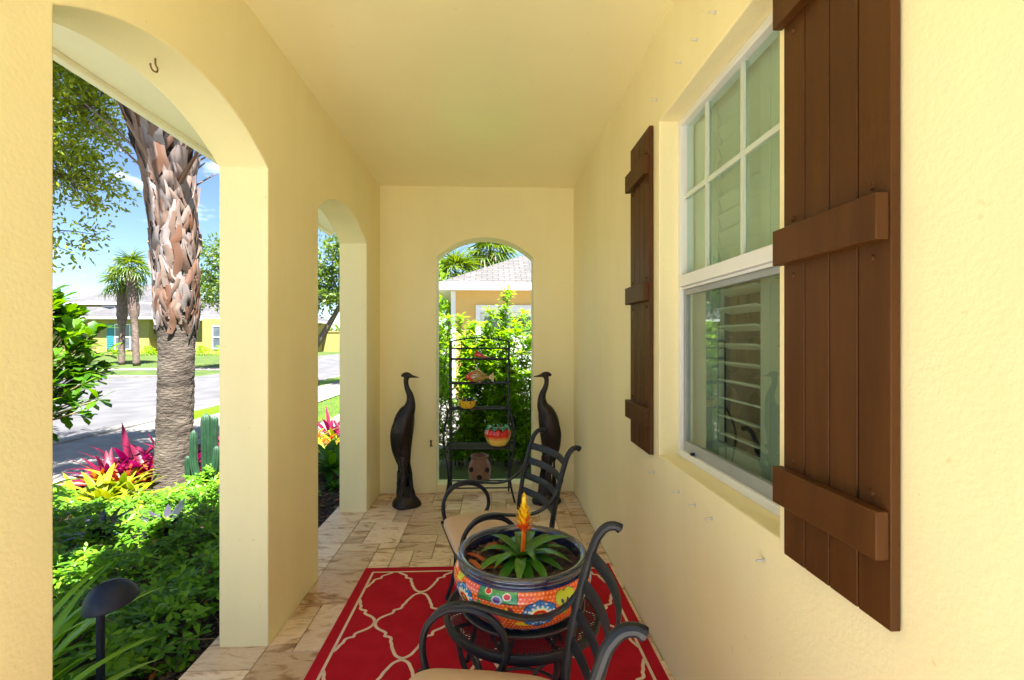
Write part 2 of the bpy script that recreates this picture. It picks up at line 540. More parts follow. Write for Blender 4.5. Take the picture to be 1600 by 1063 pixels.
def tag(o, label=None, cat=None, group=None, kind=None):
    if label: o['label'] = label
    if cat: o['category'] = cat
    if group: o['group'] = group
    if kind: o['kind'] = kind
    return o

def empty(name, loc=(0, 0, 0), rz=0.0, **kw):
    o = bpy.data.objects.new(name, None)
    o.empty_display_size = 0.1
    COL.objects.link(o)
    o.location = loc
    o.rotation_euler = (0, 0, rz)
    return tag(o, **kw)

def copy_tree(o, parent=None):
    kids = list(o.children)
    c = o.copy(); COL.objects.link(c)
    if parent is not None:
        c.parent = parent
    for ch in kids:
        copy_tree(ch, c)
    return c

rnd = random.uniform
def rdir(zlo=-1, zhi=1):
    a = rnd(0, 2 * math.pi); z = rnd(zlo, zhi); r = math.sqrt(max(0, 1 - z * z))
    return Vector((r * math.cos(a), r * math.sin(a), z))

def smooth_path(pts, n=6):
    # Catmull-Rom through pts
    P = [Vector(p) for p in pts]
    out = []
    for i in range(len(P) - 1):
        p0 = P[max(i - 1, 0)]; p1 = P[i]; p2 = P[i + 1]; p3 = P[min(i + 2, len(P) - 1)]
        for j in range(n):
            t = j / n
            out.append(0.5 * ((2 * p1) + (-p0 + p2) * t + (2 * p0 - 5 * p1 + 4 * p2 - p3) * t * t + (-p0 + 3 * p1 - 3 * p2 + p3) * t ** 3))
    out.append(P[-1])
    return out

# wall with openings; axis 'y' -> wall plane x = t0..t1, runs along y; axis 'x' -> runs along x
def opening_wall(axis, t0, t1, s0, s1, z0, z1, openings, nseg=44):
    mb = MB()
    def P(s, t, z):
        return (t, s, z) if axis == 'y' else (s, t, z)
    levels = sorted(set([z0, z1] + [o[3] for o in openings] + [max(z0, o[2]) for o in openings]))
    def faces(a, b, la, lb, ha, hb):
        for t in (t0, t1):
            mb.quad(P(a, t, la), P(b, t, lb), P(b, t, hb), P(a, t, ha))
    def cap(a, b, z):
        mb.quad(P(a, t0, z), P(b, t0, z), P(b, t1, z), P(a, t1, z))
    cuts = [s0]
    for o in openings: cuts += [o[0], o[1]]
    cuts.append(s1)
    for i in range(0, len(cuts), 2):
        a, b = cuts[i], cuts[i + 1]
        for l0, l1 in zip(levels[:-1], levels[1:]): faces(a, b, l0, l0, l1, l1)
        cap(a, b, z0); cap(a, b, z1)
    for s in (s0, s1):
        for l0, l1 in zip(levels[:-1], levels[1:]):
            mb.quad(P(s, t0, l0), P(s, t1, l0), P(s, t1, l1), P(s, t0, l1))
    for (a, b, bot, spring, crown) in openings:
        bot = max(bot, z0)
        if bot > z0:
            faces(a, b, z0, z0, bot, bot); cap(a, b, bot); cap(a, b, z0)
        for s in (a, b):
            ls = [l for l in levels if bot <= l <= spring]
            for l0, l1 in zip(ls[:-1], ls[1:]):
                mb.quad(P(s, t0, l0), P(s, t1, l0), P(s, t1, l1), P(s, t0, l1))
        h = (b - a) / 2; mid = (a + b) / 2; rise = crown - spring
        ns = nseg if rise > 1e-4 else 1
        def zc(s):
            if rise < 1e-4: return spring
            Rr = (h * h + rise * rise) / (2 * rise)
            return math.sqrt(max(0, Rr * Rr - (s - mid) ** 2)) - Rr + crown
        for k in range(ns):
            sa = a + (b - a) * k / ns; sb = a + (b - a) * (k + 1) / ns
            faces(sa, sb, zc(sa), zc(sb), z1, z1); cap(sa, sb, z1)
            mb.quad(P(sa, t0, zc(sa)), P(sb, t0, zc(sb)), P(sb, t1, zc(sb)), P(sa, t1, zc(sa)))
    return mb

# ------------------------------------------------------------------ terrain and paving
def gh(x, y):
    t = min(1, max(0, (y - 21) / 15)); t = t * t * (3 - 2 * t)
    u = min(1, max(0, (-x - 8) / 6))
    return -0.16 + 0.50 * t * (0.3 + 0.7 * u)

def sheet(name, x0, x1, y0, y1, zoff, m, step=2.0, holes=None):
    mb = MB()
    nx = max(1, int((x1 - x0) / step)); ny = max(1, int((y1 - y0) / step))
    for i in range(nx + 1):
        for j in range(ny + 1):
            x = x0 + (x1 - x0) * i / nx; y = y0 + (y1 - y0) * j / ny
            mb.v.append((x, y, gh(x, y) + zoff))
    for i in range(nx):
        for j in range(ny):
            a = i * (ny + 1) + j
            mb.f.append((a, a + ny + 1, a + ny + 2, a + 1)); mb.m.append(0)
    return tag(mb.build(name, m), kind='structure')

# ground out to the horizon, fine near the street
mbg = MB()
xs = [-900, -300, -120, -60] + [-50 + 2 * i for i in range(46)] + [60, 120, 300, 900]
ys = [-900, -300, -100, -40] + [-30 + 2 * i for i in range(51)] + [90, 120, 300, 900]
for x in xs:
    for y in ys:
        mbg.v.append((x, y, gh(x, y)))
for i in range(len(xs) - 1):
    for j in range(len(ys) - 1):
        a = i * len(ys) + j
        mbg.f.append((a, a + len(ys), a + len(ys) + 1, a + 1)); mbg.m.append(0)
tag(mbg.build('ground', M['grassland']), kind='structure')
tag(sheet('garden_bed', -4.25, -1.2, -6, 9.2, 0.012, M['soil'], 0.5))
sheet('sidewalk', -5.75, -4.3, -30, 60, 0.03, M['concrete'])
mbk = MB()
mbk.box(-6.62, -6.38, -30, 60, -0.2, -0.10)
tag(mbk.build('kerb', M['concrete'], bevel=0.02), kind='structure')
sheet('road', -45, -6.64, -30, 20.3, 0.008, M['asphalt'])
sheet('side_road', -12.6, -6.64, 20.3, 70, 0.008, M['asphalt'])
mbk = MB()
mbk.box(-45, -12.6, 20.3, 20.5, -0.2, -0.07)
tag(mbk.build('far_kerb', M['concrete'], bevel=0.02), kind='structure')
sheet('far_sidewalk', -45, -12.9, 24.2, 25.3, 0.015, M['concrete'])
sheet('apron', -6.37, -5.76, -30, 9.4, 0.025, M['concrete'])
sheet('bounce_walk', -3.4, 4.0, -9, -0.11, 0.03, mat('pale bounce pavers', (0.58, 0.56, 0.51), (0.64, 0.62, 0.57), 0.8, 6))  # unseen pale paving added behind the camera to bounce sun into the porch
sheet('driveway', -3.2, 9, 6.6, 12.6, 0.02, M['concrete'])

# ------------------------------------------------------------------ porch floor: travertine pavers over grout
def porch_floor():
    mb = MB(); tones = []
    mb.box(-1.30, 0.80, -0.1, 4.63, -0.3, -0.008, m=1); tones += [(0.5, 0.5, 0.5)] * 8
    U = 0.127; gap = 0.0020
    x0, y0 = -1.30 + 0.27, -0.1
    nx, ny = 15, 37
    used = [[False] * ny for _ in range(nx)]
    sizes = [(2, 2), (2, 3), (1, 2), (2, 1), (1, 1), (1, 1), (1, 2), (2, 1), (3, 2)]
    def stone(xa, xb, ya, yb):
        c = (random.random(), random.random(), random.random())
        z = -0.003 + rnd(-0.0008, 0.0008)
        b = 0.004
        P = [(xa, ya, z - 0.006), (xb, ya, z - 0.006), (xb, yb, z - 0.006), (xa, yb, z - 0.006),
             (xa + b * .4, ya + b * .4, z), (xb - b * .4, ya + b * .4, z), (xb - b * .4, yb - b * .4, z), (xa + b * .4, yb - b * .4, z)]
        k = len(mb.v); mb.v += P
        for q in ((4, 5, 6, 7), (0, 1, 5, 4), (1, 2, 6, 5), (2, 3, 7, 6), (3, 0, 4, 7)):
            mb.f.append(tuple(k + i for i in q)); mb.m.append(0)
        tones.extend([c] * 8)
    for j in range(ny):
        for i in range(nx):
            if used[i][j]: continue
            random.shuffle(sizes)
            for (w, h) in sizes + [(1, 1)]:
                if i + w <= nx and j + h <= ny and not any(used[i + a][j + b] for a in range(w) for b in range(h)):
                    for a in range(w):
                        for b in range(h): used[i + a][j + b] = True
                    stone(x0 + i * U + gap, x0 + (i + w) * U - gap, y0 + j * U + gap, y0 + (j + h) * U - gap)
                    break
    # threshold stones along the open edge
    y = -0.1
    while y < 4.6:
        L = random.choice((0.305, 0.4, 0.305, 0.457))
        stone(-1.30, x0 - gap, y + gap, min(4.63, y + L) - gap)
        y += L
    o = mb.build('porch_floor', [M['travertine'], M['grout']], smooth=False)
    ca = o.data.color_attributes.new('tone', 'FLOAT_COLOR', 'POINT')
    ca.data.foreach_set('color', [c for t in tones for c in (*t, 1.0)])
    tag(o, kind='structure')
porch_floor()

# ------------------------------------------------------------------ our house: porch walls, ceiling, eave, window wall
XL, XO, XR, YE = -1.03, -1.25, 0.75, 4.40
house = empty('house', (0.9, 2.0, 0), label='yellow stucco house with arched porch, around and beside the viewer', cat='house')
house.location = (0, 0, 0)
SP, CR = 2.187, 2.345
w = opening_wall('y', XO, XL, 0.45, 4.62, -0.29, 2.83, [(1.162, 2.230, -0.29, SP, CR), (2.860, 3.940, -0.29, SP, CR)])  # near end left open behind the camera to let in more light
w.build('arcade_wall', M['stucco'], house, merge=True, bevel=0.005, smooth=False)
w = opening_wall('x', YE, 4.615, -1.05, 0.77, -0.29, 2.83, [(-0.517, 0.372, -0.29, 2.160, 2.344)])
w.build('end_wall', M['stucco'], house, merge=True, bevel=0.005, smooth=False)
mb = MB(); mb.box(-0.52, 0.376, 4.425, 4.60, -0.2, 0.062)
mb.build('threshold', M['stucco'], house, merge=True, bevel=0.005, smooth=False)
WY0, WY1, WZ0, WZ1 = 1.222, 2.123, 0.880, 2.385
w = opening_wall('y', XR, 0.97, -0.95, 4.62, -0.29, 2.83, [(WY0, WY1, WZ0, WZ1, WZ1)])
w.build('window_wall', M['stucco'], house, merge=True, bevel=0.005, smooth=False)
mb = MB(); mb.box(-1.24, 0.96, -0.55, 4.61, 2.81, 2.92)  # stops short behind the camera so sunlit floor there bounces light in
mb.build('ceiling', M['ceiling'], house)
# eave outside the arches: soffit, fascia, moulding
mb = MB(); mb.box(-1.65, -1.251, -1.0, 5.0, 2.500, 2.53)
mb.build('soffit', M['eave'], house)
mb = MB(); mb.box(-1.69, -1.652, -1.0, 5.0, 2.475, 2.68)
mb.build('fascia', M['eave'], house, bevel=0.004)
mb = MB()
prof = [(-1.2505, 2.40), (-1.275, 2.40), (-1.28, 2.42), (-1.31, 2.455), (-1.35, 2.475), (-1.36, 2.499), (-1.2505, 2.499)]
mb.poly([(x, -1.0, z) for x, z in prof]); mb.poly([(x, 5.0, z) for x, z in prof][::-1])
for i in range(len(prof)):
    a, b = prof[i], prof[(i + 1) % len(prof)]
    mb.quad((a[0], -1, a[1]), (a[0], 5, a[1]), (b[0], 5, b[1]), (b[0], -1, b[1]))
mb.build('moulding', M['eave'], house, recalc=True)
mb = MB()
prof = [(-1.75, 2.69), (4.6, 4.55), (4.6, 4.65), (-1.75, 2.79)]  # roof ends cut back to let sun reach the near floor and back shrubs
mb.poly([(x, -0.62, z) for x, z in prof]); mb.poly([(x, 4.75, z) for x, z in prof][::-1])
for i in range(4):
    a, b = prof[i], prof[(i + 1) % 4]
    mb.quad((a[0], -0.62, a[1]), (a[0], 4.75, a[1]), (b[0], 4.75, b[1]), (b[0], -0.62, b[1]))
mb.build('roof', M['rooftile'], house, smooth=False, recalc=True)
mb = MB()
mb.box(0.972, 4.4, -0.95, -0.75, -0.2, 2.8); mb.box(4.2, 4.4, -0.74, 4.4, -0.2, 4.3); mb.box(0.972, 4.4, 4.42, 4.615, -0.2, 3.2)
mb.build('light_block_wall', M['stucco'], house, smooth=False)  # unseen side and rear walls, added to block light
# room behind the window
mb = MB()
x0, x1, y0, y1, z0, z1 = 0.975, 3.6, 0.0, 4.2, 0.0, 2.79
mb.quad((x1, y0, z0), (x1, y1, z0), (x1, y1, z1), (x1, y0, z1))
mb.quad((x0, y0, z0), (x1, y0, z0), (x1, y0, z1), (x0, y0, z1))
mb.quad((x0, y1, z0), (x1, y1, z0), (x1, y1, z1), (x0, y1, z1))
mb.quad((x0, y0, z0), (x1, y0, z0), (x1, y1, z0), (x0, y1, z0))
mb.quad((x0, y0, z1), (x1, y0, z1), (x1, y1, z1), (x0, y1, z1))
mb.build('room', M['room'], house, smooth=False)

# window
FX0, FX1 = 0.835, 0.895
win = MB()
fw = 0.032
win.box(FX0, FX1, WY0 + .001, WY0 + fw, WZ0 + .001, WZ1 - .001); win.box(FX0, FX1, WY1 - fw, WY1 - .001, WZ0 + .001, WZ1 - .001)
win.box(FX0, FX1, WY0 + fw, WY1 - fw, WZ0 + .001, WZ0 + fw); win.box(FX0, FX1, WY0 + fw, WY1 - fw, WZ1 - fw, WZ1 - .001)
window = win.build('window', M['white'], house, bevel=0.003, smooth=True)
mb = MB()
mb.box(FX0 - .008, FX1 - .012, WY0 + fw, WY1 - fw, 1.635, 1.685)
mb.box(FX0 + .003, FX0 + .012, WY0 + fw, WY1 - fw, 1.622, 1.634)
mb.build('meeting_rail', M['white'], window, bevel=0.003)
ms = mat('grey sash', (0.30, 0.32, 0.32), (0.34, 0.36, 0.36), 0.4)
mb = MB()
a, b = WY0 + fw, WY1 - fw
sx0, sx1 = 0.848, 0.872
mb.box(sx0, sx1, a, a + .024, WZ0 + fw, 1.622); mb.box(sx0, sx1, b - .024, b, WZ0 + fw, 1.622)
mb.box(sx0, sx1, a + .024, b - .024, WZ0 + fw, WZ0 + fw + .045); mb.box(sx0, sx1, a + .024, b - .024, 1.598, 1.622)
mb.build('lower_sash', ms, window, bevel=0.002)
mb = MB()
xg = sx0 + .010; mb.quad((xg, a + .02, WZ0 + fw + .04), (xg, a + .02, 1.60), (xg, b - .02, 1.60), (xg, b - .02, WZ0 + fw + .04))
mb.build('pane', M['glass'], window, smooth=False)
mb = MB()
xg = sx0 + .016; mb.quad((xg, a + .001, 1.684), (xg, a + .001, WZ1 - fw), (xg, b - .001, WZ1 - fw), (xg, b - .001, 1.684))
mb.build('pane', M['glass'], window, smooth=False)
mb = MB()
for yy in (1.600, 1.875):
    mb.box(0.852, 0.862, yy - .009, yy + .009, 1.686, WZ1 - fw - .001)
zz = 2.037
for ya, yb in ((a, 1.591), (1.609, 1.866), (1.884, b)):
    mb.box(0.8525, 0.8615, ya + .001, yb - .0005, zz - .010, zz + .010)
mb.build('muntin', mat('pale green muntin', (0.62, 0.70, 0.62), None, 0.4), window)
for q in ((0.838, 0.85, 1.235, 1.25, 0.905, 0.985), (0.832, 0.848, 1.28, 1.295, WZ0 + fw + .001, WZ0 + fw + .018), (0.832, 0.848, 1.97, 1.985, WZ0 + fw + .001, WZ0 + fw + .012)):
    mb = MB(); mb.box(*q)
    mb.build('latch', M['iron'], window, bevel=0.002)

# insect screen behind the lower pane
def screen_mat():
    m, n, l, p = new_mat('insect screen')
    p.inputs['Base Color'].default_value = (0.03, 0.035, 0.035, 1)
    p.inputs['Roughness'].default_value = 0.8
    tr = n.new("ShaderNodeBsdfTransparent")
    mx = n.new("ShaderNodeMixShader")
    mx.inputs[0].default_value = 0.30
    l.new(tr.outputs[0], mx.inputs[1]); l.new(p.outputs[0], mx.inputs[2])
    l.new(mx.outputs[0], n["Material Output"].inputs['Surface'])
    return m
mb = MB(); xg = 0.880
mb.quad((xg, a + .02, WZ0 + fw + .02), (xg, a + .02, 1.622), (xg, b - .02, 1.622), (xg, b - .02, WZ0 + fw + .02))
mb.build('insect_screen', screen_mat(), window, smooth=False)

# plantation shutters inside the window
ps = MB()
PX0, PX1 = 0.925, 0.955
def louvre_panel(ya, yb):
    st = 0.055
    ps.box(PX0, PX1, ya, ya + st, 0.86, 2.42); ps.box(PX0, PX1, yb - st, yb, 0.86, 2.42)
    for z0_, z1_ in ((0.86, 0.98), (1.62, 1.70), (2.34, 2.42)):
        ps.box(PX0 + .001, PX1 - .001, ya + st, yb - st, z0_, z1_)
    z = 1.02
    while z < 1.60:             # open louvres
        mt = Matrix.Translation((0.945, 0, z)) @ Matrix.Rotation(R(14), 4, 'Y')
        ps.box(-0.038, 0.038, ya + st + .003, yb - st - .003, -0.004, 0.004, mt=mt)
        z += 0.071
    z = 1.735
    while z < 2.33:             # closed louvres
        mt = Matrix.Translation((0.94, 0, z)) @ Matrix.Rotation(R(74), 4, 'Y')
        ps.box(-0.036, 0.036, ya + st + .003, yb - st - .003, -0.004, 0.004, mt=mt)
        z += 0.0715
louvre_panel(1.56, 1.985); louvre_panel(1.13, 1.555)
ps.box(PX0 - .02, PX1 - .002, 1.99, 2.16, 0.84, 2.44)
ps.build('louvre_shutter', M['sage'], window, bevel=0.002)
# carved brown cabinet standing in the room
mb = MB()
mb.box(1.35, 1.75, 1.5, 2.9, 0.0, 2.2)
for k in range(5):
    for j in range(6):
        mb.tube([(1.345, 1.65 + .25 * k + .085 * math.cos(t * math.pi / 8), 0.5 + .27 * j + .10 * math.sin(t * math.pi / 8)) for t in range(16)], 0.012, 6, closed=True)
mc = mat('carved wood', (0.20, 0.12, 0.07), (0.30, 0.19, 0.11), 0.5, 10)
tag(mb.build('cabinet', mc, smooth=False), 'carved brown wooden cabinet seen dimly through the lower window sash', 'cabinet')

# board-and-batten shutters
def board_shutter(ya, yb, label):
    sh = MB(); n = 4; wv = (yb - ya) / n; T = 0.019
    for i in range(n):
        y0_, y1_ = ya + i * wv, ya + (i + 1) * wv
        sh.box(XR - T - 0.004, XR - 0.004, y0_ + .0022, y1_ - .0022, 0.866, 2.398)
    sh.box(XR - T + 0.006, XR - 0.006, ya + .004, yb - .004, 0.869, 2.395)
    o = sh.build('shutter', M['brown'], house, bevel=0.0016, smooth=True)
    if label: o['label'] = label
    for z0_, z1_ in ((0.995, 1.085), (1.585, 1.672), (2.176, 2.265)):
        b_ = MB(); b_.box(XR - T - 0.030, XR - T - 0.0045, ya + 0.005, yb + 0.012 if ya > 1.5 else yb + .004, z0_, z1_)
        b_.build('batten', M['brown'], o, bevel=0.002)
        for zz in (z1_ + .022, z0_ - .028):
            for yy in (ya + .045, yb - .040):
                if not (zz > z1_ and True) and z0_ < 1.2: continue
                s = MB(); s.tube([(XR - T - 0.0045, yy, zz), (XR - T - 0.009, yy, zz)], [0.0075, 0.006], 10)
                s.build('screw', M['brown'], o)
    return o
board_shutter(0.841, 1.166, 'brown board shutter on the near side of the window')
board_shutter(2.188, 2.495, 'brown board shutter on the far side of the window')

# storm-panel clips on the wall
for y, z in ((1.287, 0.792), (1.602, 0.789), (1.736, 0.789), (1.894, 0.789), (2.183, 0.787), (1.574, 2.501), (1.719, 2.5), (1.867, 2.504), (2.148, 2.497), (1.44, 0.79), (1.44, 2.5)):
    if (y, z) in ((1.44, 0.79), (1.44, 2.5)): continue
    mb = MB()
    mb.tube([(XR + .002, y, z), (XR - 0.024, y, z)], 0.0034, 8)
    mb.tube([(XR - 0.001, y, z), (XR - 0.004, y, z)], 0.006, 6)
    mb.build('wall_stud', M['steel'], house)
# hook in the arch soffit, clip on the end wall
mb = MB()
mb.tube(smooth_path([(-1.13, 1.645, 2.35), (-1.13, 1.645, 2.325), (-1.13, 1.655, 2.315), (-1.128, 1.648, 2.300), (-1.13, 1.632, 2.297), (-1.13, 1.622, 2.306), (-1.13, 1.622, 2.314)]), 0.0028, 8)
mb.build('hook', mat('rusty steel', (0.16, 0.07, 0.02), (0.24, 0.12, 0.04), 0.6), house)
mb = MB()
for s in (-1, 1):
    mb.tube(smooth_path([(-0.565 - .008 * s, YE - .012, 0.485), (-0.565, YE - .016, 0.455), (-0.565 - .010 * s, YE - .012, 0.425)]), 0.004, 6)
mb.tube([(-0.565, YE + .002, 0.455), (-0.565, YE - .016, 0.455)], 0.004, 6)
mb.build('hose_clip', M['iron'], house)

# ------------------------------------------------------------------ rug
def make_rug():
    x0, x1, y0, y1 = -0.775, 0.722, 0.52, 2.945
    mb = MB(); mb.box(x0, x1, y0, y1, 0.0, 0.008)
    Z = 0.0088
    def strip(pts, w):
        for i in range(len(pts) - 1):
            a, b = Vector((*pts[i], Z)), Vector((*pts[i + 1], Z))
            d = b - a
            if d.length < 1e-6: continue
            pa = pts[max(i - 1, 0)]; pb = pts[min(i + 2, len(pts) - 1)]
            def nrm(p, q):
                v = Vector((q[0] - p[0], q[1] - p[1], 0)); v.normalize(); return Vector((-v.y, v.x, 0))
            n1 = (nrm(pa, pts[i + 1])) if i > 0 else nrm(pts[i], pts[i + 1])
            n2 = (nrm(pts[i], pb)) if i < len(pts) - 2 else nrm(pts[i], pts[i + 1])
            mb.quad(a - n1 * w / 2, b - n2 * w / 2, b + n2 * w / 2, a + n1 * w / 2, 1)
    b0 = 0.052
    X0, X1, Y0, Y1 = x0 + b0, x1 - b0, y0 + b0, y1 - b0
    bw = 0.013
    for (xa, xb, ya, yb) in ((X0, X1, Y1 - bw, Y1), (X0, X1, Y0, Y0 + bw), (X0, X0 + bw, Y0 + bw, Y1 - bw), (X1 - bw, X1, Y0 + bw, Y1 - bw)):
        mb.quad((xa, ya, Z), (xb, ya, Z), (xb, yb, Z), (xa, yb, Z), 1)
    PXx, PYy = 0.183, 0.275
    curve = [(0.0035, 0.0), (0.006, 0.018), (0.018, 0.040), (0.040, 0.060), (0.066, 0.078), (0.073, 0.092), (0.072, 0.108), (0.094, 0.116), (0.106, 0.128), (0.108, 0.150), (0.112, 0.158), (0.118, 0.172), (0.122, 0.19), (0.133, 0.215), (0.148, 0.246), (0.165, 0.262), (0.183, 0.2705)]
    curve = [(p.x, p.y) for p in smooth_path([(a, b, 0) for a, b in curve], 3)]
    ox, oy = -0.580, 2.922
    for i in range(-3, 10):
        for j in range(-12, 2):
            if i % 2 or j % 2: continue
            cx, cy = ox + i * PXx, oy + j * PYy
            for sx in (-1, 1):
                for sy in (-1, 1):
                    seg = []
                    for (u, v) in curve:
                        px, py = cx + sx * u, cy + sy * v
                        if X0 + .006 < px < X1 - .006 and Y0 + .006 < py < Y1 - .006:
                            seg.append((px, py))
                        else:
                            if len(seg) > 1: strip(seg, 0.0145)
                            seg = []
                    if len(seg) > 1: strip(seg, 0.0145)
    o = mb.build('rug', [M['rug'], M['rugline']], smooth=False)
    tag(o, 'red flatweave rug with cream trellis pattern on the porch floor', 'rug')
make_rug()

# ------------------------------------------------------------------ wrought iron chair
def make_chair():
    t = empty('patio_chair')
    H = 0.235
    iron = M['iron']
    for s in (-1, 1):
        x = s * H
        # back post: foot, up through the seat, reclining, scrolled top
        p = smooth_path([(x, -0.05, 0.0), (x, -0.02, 0.20), (x, 0.0, 0.42), (x, -0.012, 0.56), (x, -0.045, 0.72), (x, -0.078, 0.83), (x, -0.094, 0.862), (x, -0.112, 0.880), (x, -0.134, 0.884), (x, -0.150, 0.876)], 5)
        m_ = MB(); m_.tube(p, [0.0125] * (len(p) - 6) + [0.0125, 0.0125, 0.013, 0.014, 0.014, 0.010], 10)
        m_.build('back_post', iron, t)
        # arm: flat bar with a dip in the middle
        p = smooth_path([(x, -0.058, 0.745), (x * 1.02, -0.040, 0.705), (x * 1.04, 0.00, 0.650), (x * 1.06, 0.06, 0.612), (x * 1.08, 0.13, 0.603), (x * 1.10, 0.21, 0.614), (x * 1.11, 0.28, 0.626), (x * 1.11, 0.345, 0.615), (x * 1.11, 0.385, 0.585), (x * 1.11, 0.405, 0.555)], 5)
        m_ = MB(); m_.bar(p, [0.026] * len(p), 0.010, (1, 0, 0))
        m_.build('arm', iron, t)
        # hoop: front leg rising into a loop under the arm and back to the seat rail
        x2 = x * 1.10
        p = smooth_path([(x2, 0.40, 0.0), (x2, 0.365, 0.11), (x2, 0.350, 0.23), (x2, 0.372, 0.34), (x2, 0.408, 0.43), (x2, 0.418, 0.50), (x2, 0.400, 0.56), (x2, 0.350, 0.602), (x2, 0.285, 0.612), (x2, 0.222, 0.594), (x2, 0.178, 0.548), (x2, 0.168, 0.490), (x2, 0.190, 0.440), (x2, 0.225, 0.415)], 5)
        m_ = MB(); m_.tube(p, 0.0105, 10)
        m_.build('front_leg', iron, t)
        m_ = MB(); m_.tube([(x, 0.0, 0.415), (x2, 0.43, 0.415)], 0.0095, 8)
        m_.build('seat_rail', iron, t)
    # cross rails
    for y_, z_ in ((0.42, 0.405), (0.0, 0.405)):
        m_ = MB(); m_.tube([(-H, y_, z_), (H, y_, z_)], 0.009, 8)
        m_.build('cross_rail', iron, t)
    # slats bow backwards between the posts
    for z_, y_ in ((0.800, -0.068), (0.722, -0.046), (0.640, -0.028), (0.560, -0.012)):
        p = [(H * (2 * k / 12 - 1), y_ - 0.055 * (1 - (2 * k / 12 - 1) ** 2), z_) for k in range(13)]
        m_ = MB(); m_.bar(p, 0.036, 0.006, (0, -0.25, 1))
        m_.build('slat', iron, t)
    # cushion: rounded pad
    bm = bmesh.new()
    me = bpy.data.meshes.new('cushion')
    mb_ = MB()
    n = 36
    def outline(sc_, z):
        out = []
        for k in range(n):
            a = 2 * math.pi * k / n
            c, s = math.cos(a), math.sin(a)
            e = 0.32
            px = (0.228 * sc_) * (abs(c) ** e) * (1 if c > 0 else -1)
            py = 0.215 + (0.215 * sc_) * (abs(s) ** e) * (1 if s > 0 else -1)
            out.append((px * (1 - 0.03 * (py > 0.3)), py, z))
        return out
    mb_.ring_sweep([outline(0.93, 0.418), outline(1.0, 0.424), outline(1.03, 0.440), outline(1.02, 0.456), outline(0.96, 0.468), outline(0.8, 0.474), outline(0.5, 0.477), outline(0.15, 0.478)])
    bm.free()
    mb_.build('cushion', M['cushion'], t, auto=60)
    return t

far_chair = make_chair()
tag(far_chair, 'black iron armchair with beige cushion at the far side of the table', 'chair', 'iron porch armchairs')
far_chair.location = (0.205, 2.42, 0); far_chair.rotation_euler = (0, 0, R(104.9))
near_chair = copy_tree(far_chair)
tag(near_chair, 'black iron armchair nearest the viewer, cut off by the bottom of the photo', 'chair')
near_chair.location = (0.160, 1.08, 0.009); near_chair.rotation_euler = (0, 0, R(79.9))
far_chair.location.z = 0.009

# ------------------------------------------------------------------ side table with mesh top
TX, TY, TZ, TR = 0.10, 1.62, 0.496, 0.262
def make_table():
    t = empty('side_table', (TX, TY, 0.009), label='round black iron table with perforated mesh top on the red rug', cat='table')
    m_ = MB()
    prof = [(TR - .012, TZ - .030), (TR, TZ - .028), (TR + .004, TZ - .012), (TR, TZ), (TR - .010, TZ + .002), (TR - .016, TZ - .006), (TR - .012, TZ - .030)]
    m_.lathe(prof, 56, (0, 0, -0.009)); m_.build('rim', M['iron'], t)
    m_ = MB(); sp = 0.0095
    for k in range(-28, 29):
        d = k * sp
        if abs(d) >= TR - .012: continue
        h = math.sqrt((TR - .012) ** 2 - d * d)
        for ang in (R(32), R(-32)):
            mt = Matrix.Translation((0, 0, TZ - .012 + (0.0008 if ang > 0 else -0.0008))) @ Matrix.Rotation(ang, 4, 'Z')
            m_.box(-h, h, d - .0013, d + .0013, -0.0007, 0.0007, mt=mt)
    m_.build('mesh_top', M['iron'], t, smooth=False)
    m_ = MB()
    m_.tube([(0.105 * math.cos(a * math.pi / 16), 0.105 * math.sin(a * math.pi / 16), TZ - .022) for a in range(32)], 0.006, 8, closed=True)
    for a in (0.4, 0.4 + math.pi / 2):
        c, s = math.cos(a), math.sin(a)
        m_.tube([(-(TR - .012) * c, -(TR - .012) * s, TZ - .022), ((TR - .012) * c, (TR - .012) * s, TZ - .022)], 0.006, 8)
    m_.build('support_ring', M['iron'], t)
    for k in range(4):
        a = 0.4 + k * math.pi / 2
        c, s = math.cos(a), math.sin(a)
        def P(r, z, off=0.0): return (r * c - off * s, r * s + off * c, z)
        m_ = MB()
        m_.tube(smooth_path([P(0.235, TZ - .03), P(0.215, 0.36), P(0.165, 0.24), P(0.150, 0.15), P(0.185, 0.06), P(0.235, 0.004)], 5), 0.009, 8)
        m_.tube(smooth_path([P(0.225, TZ - .05), P(0.19, 0.40, .045), P(0.16, 0.32, .05), P(0.135, 0.26, .02), P(0.155, 0.215)], 5), 0.0065, 8)
        m_.tube(smooth_path([P(0.225, TZ - .05), P(0.19, 0.40, -.045), P(0.16, 0.32, -.05), P(0.135, 0.26, -.02), P(0.155, 0.215)], 5), 0.0065, 8)
        m_.build('leg', M['iron'], t)
    m_ = MB()
    m_.tube([(0.152 * math.cos(a * math.pi / 16), 0.152 * math.sin(a * math.pi / 16), 0.17) for a in range(32)], 0.006, 8, closed=True)
    m_.build('brace', M['iron'], t)
make_table()

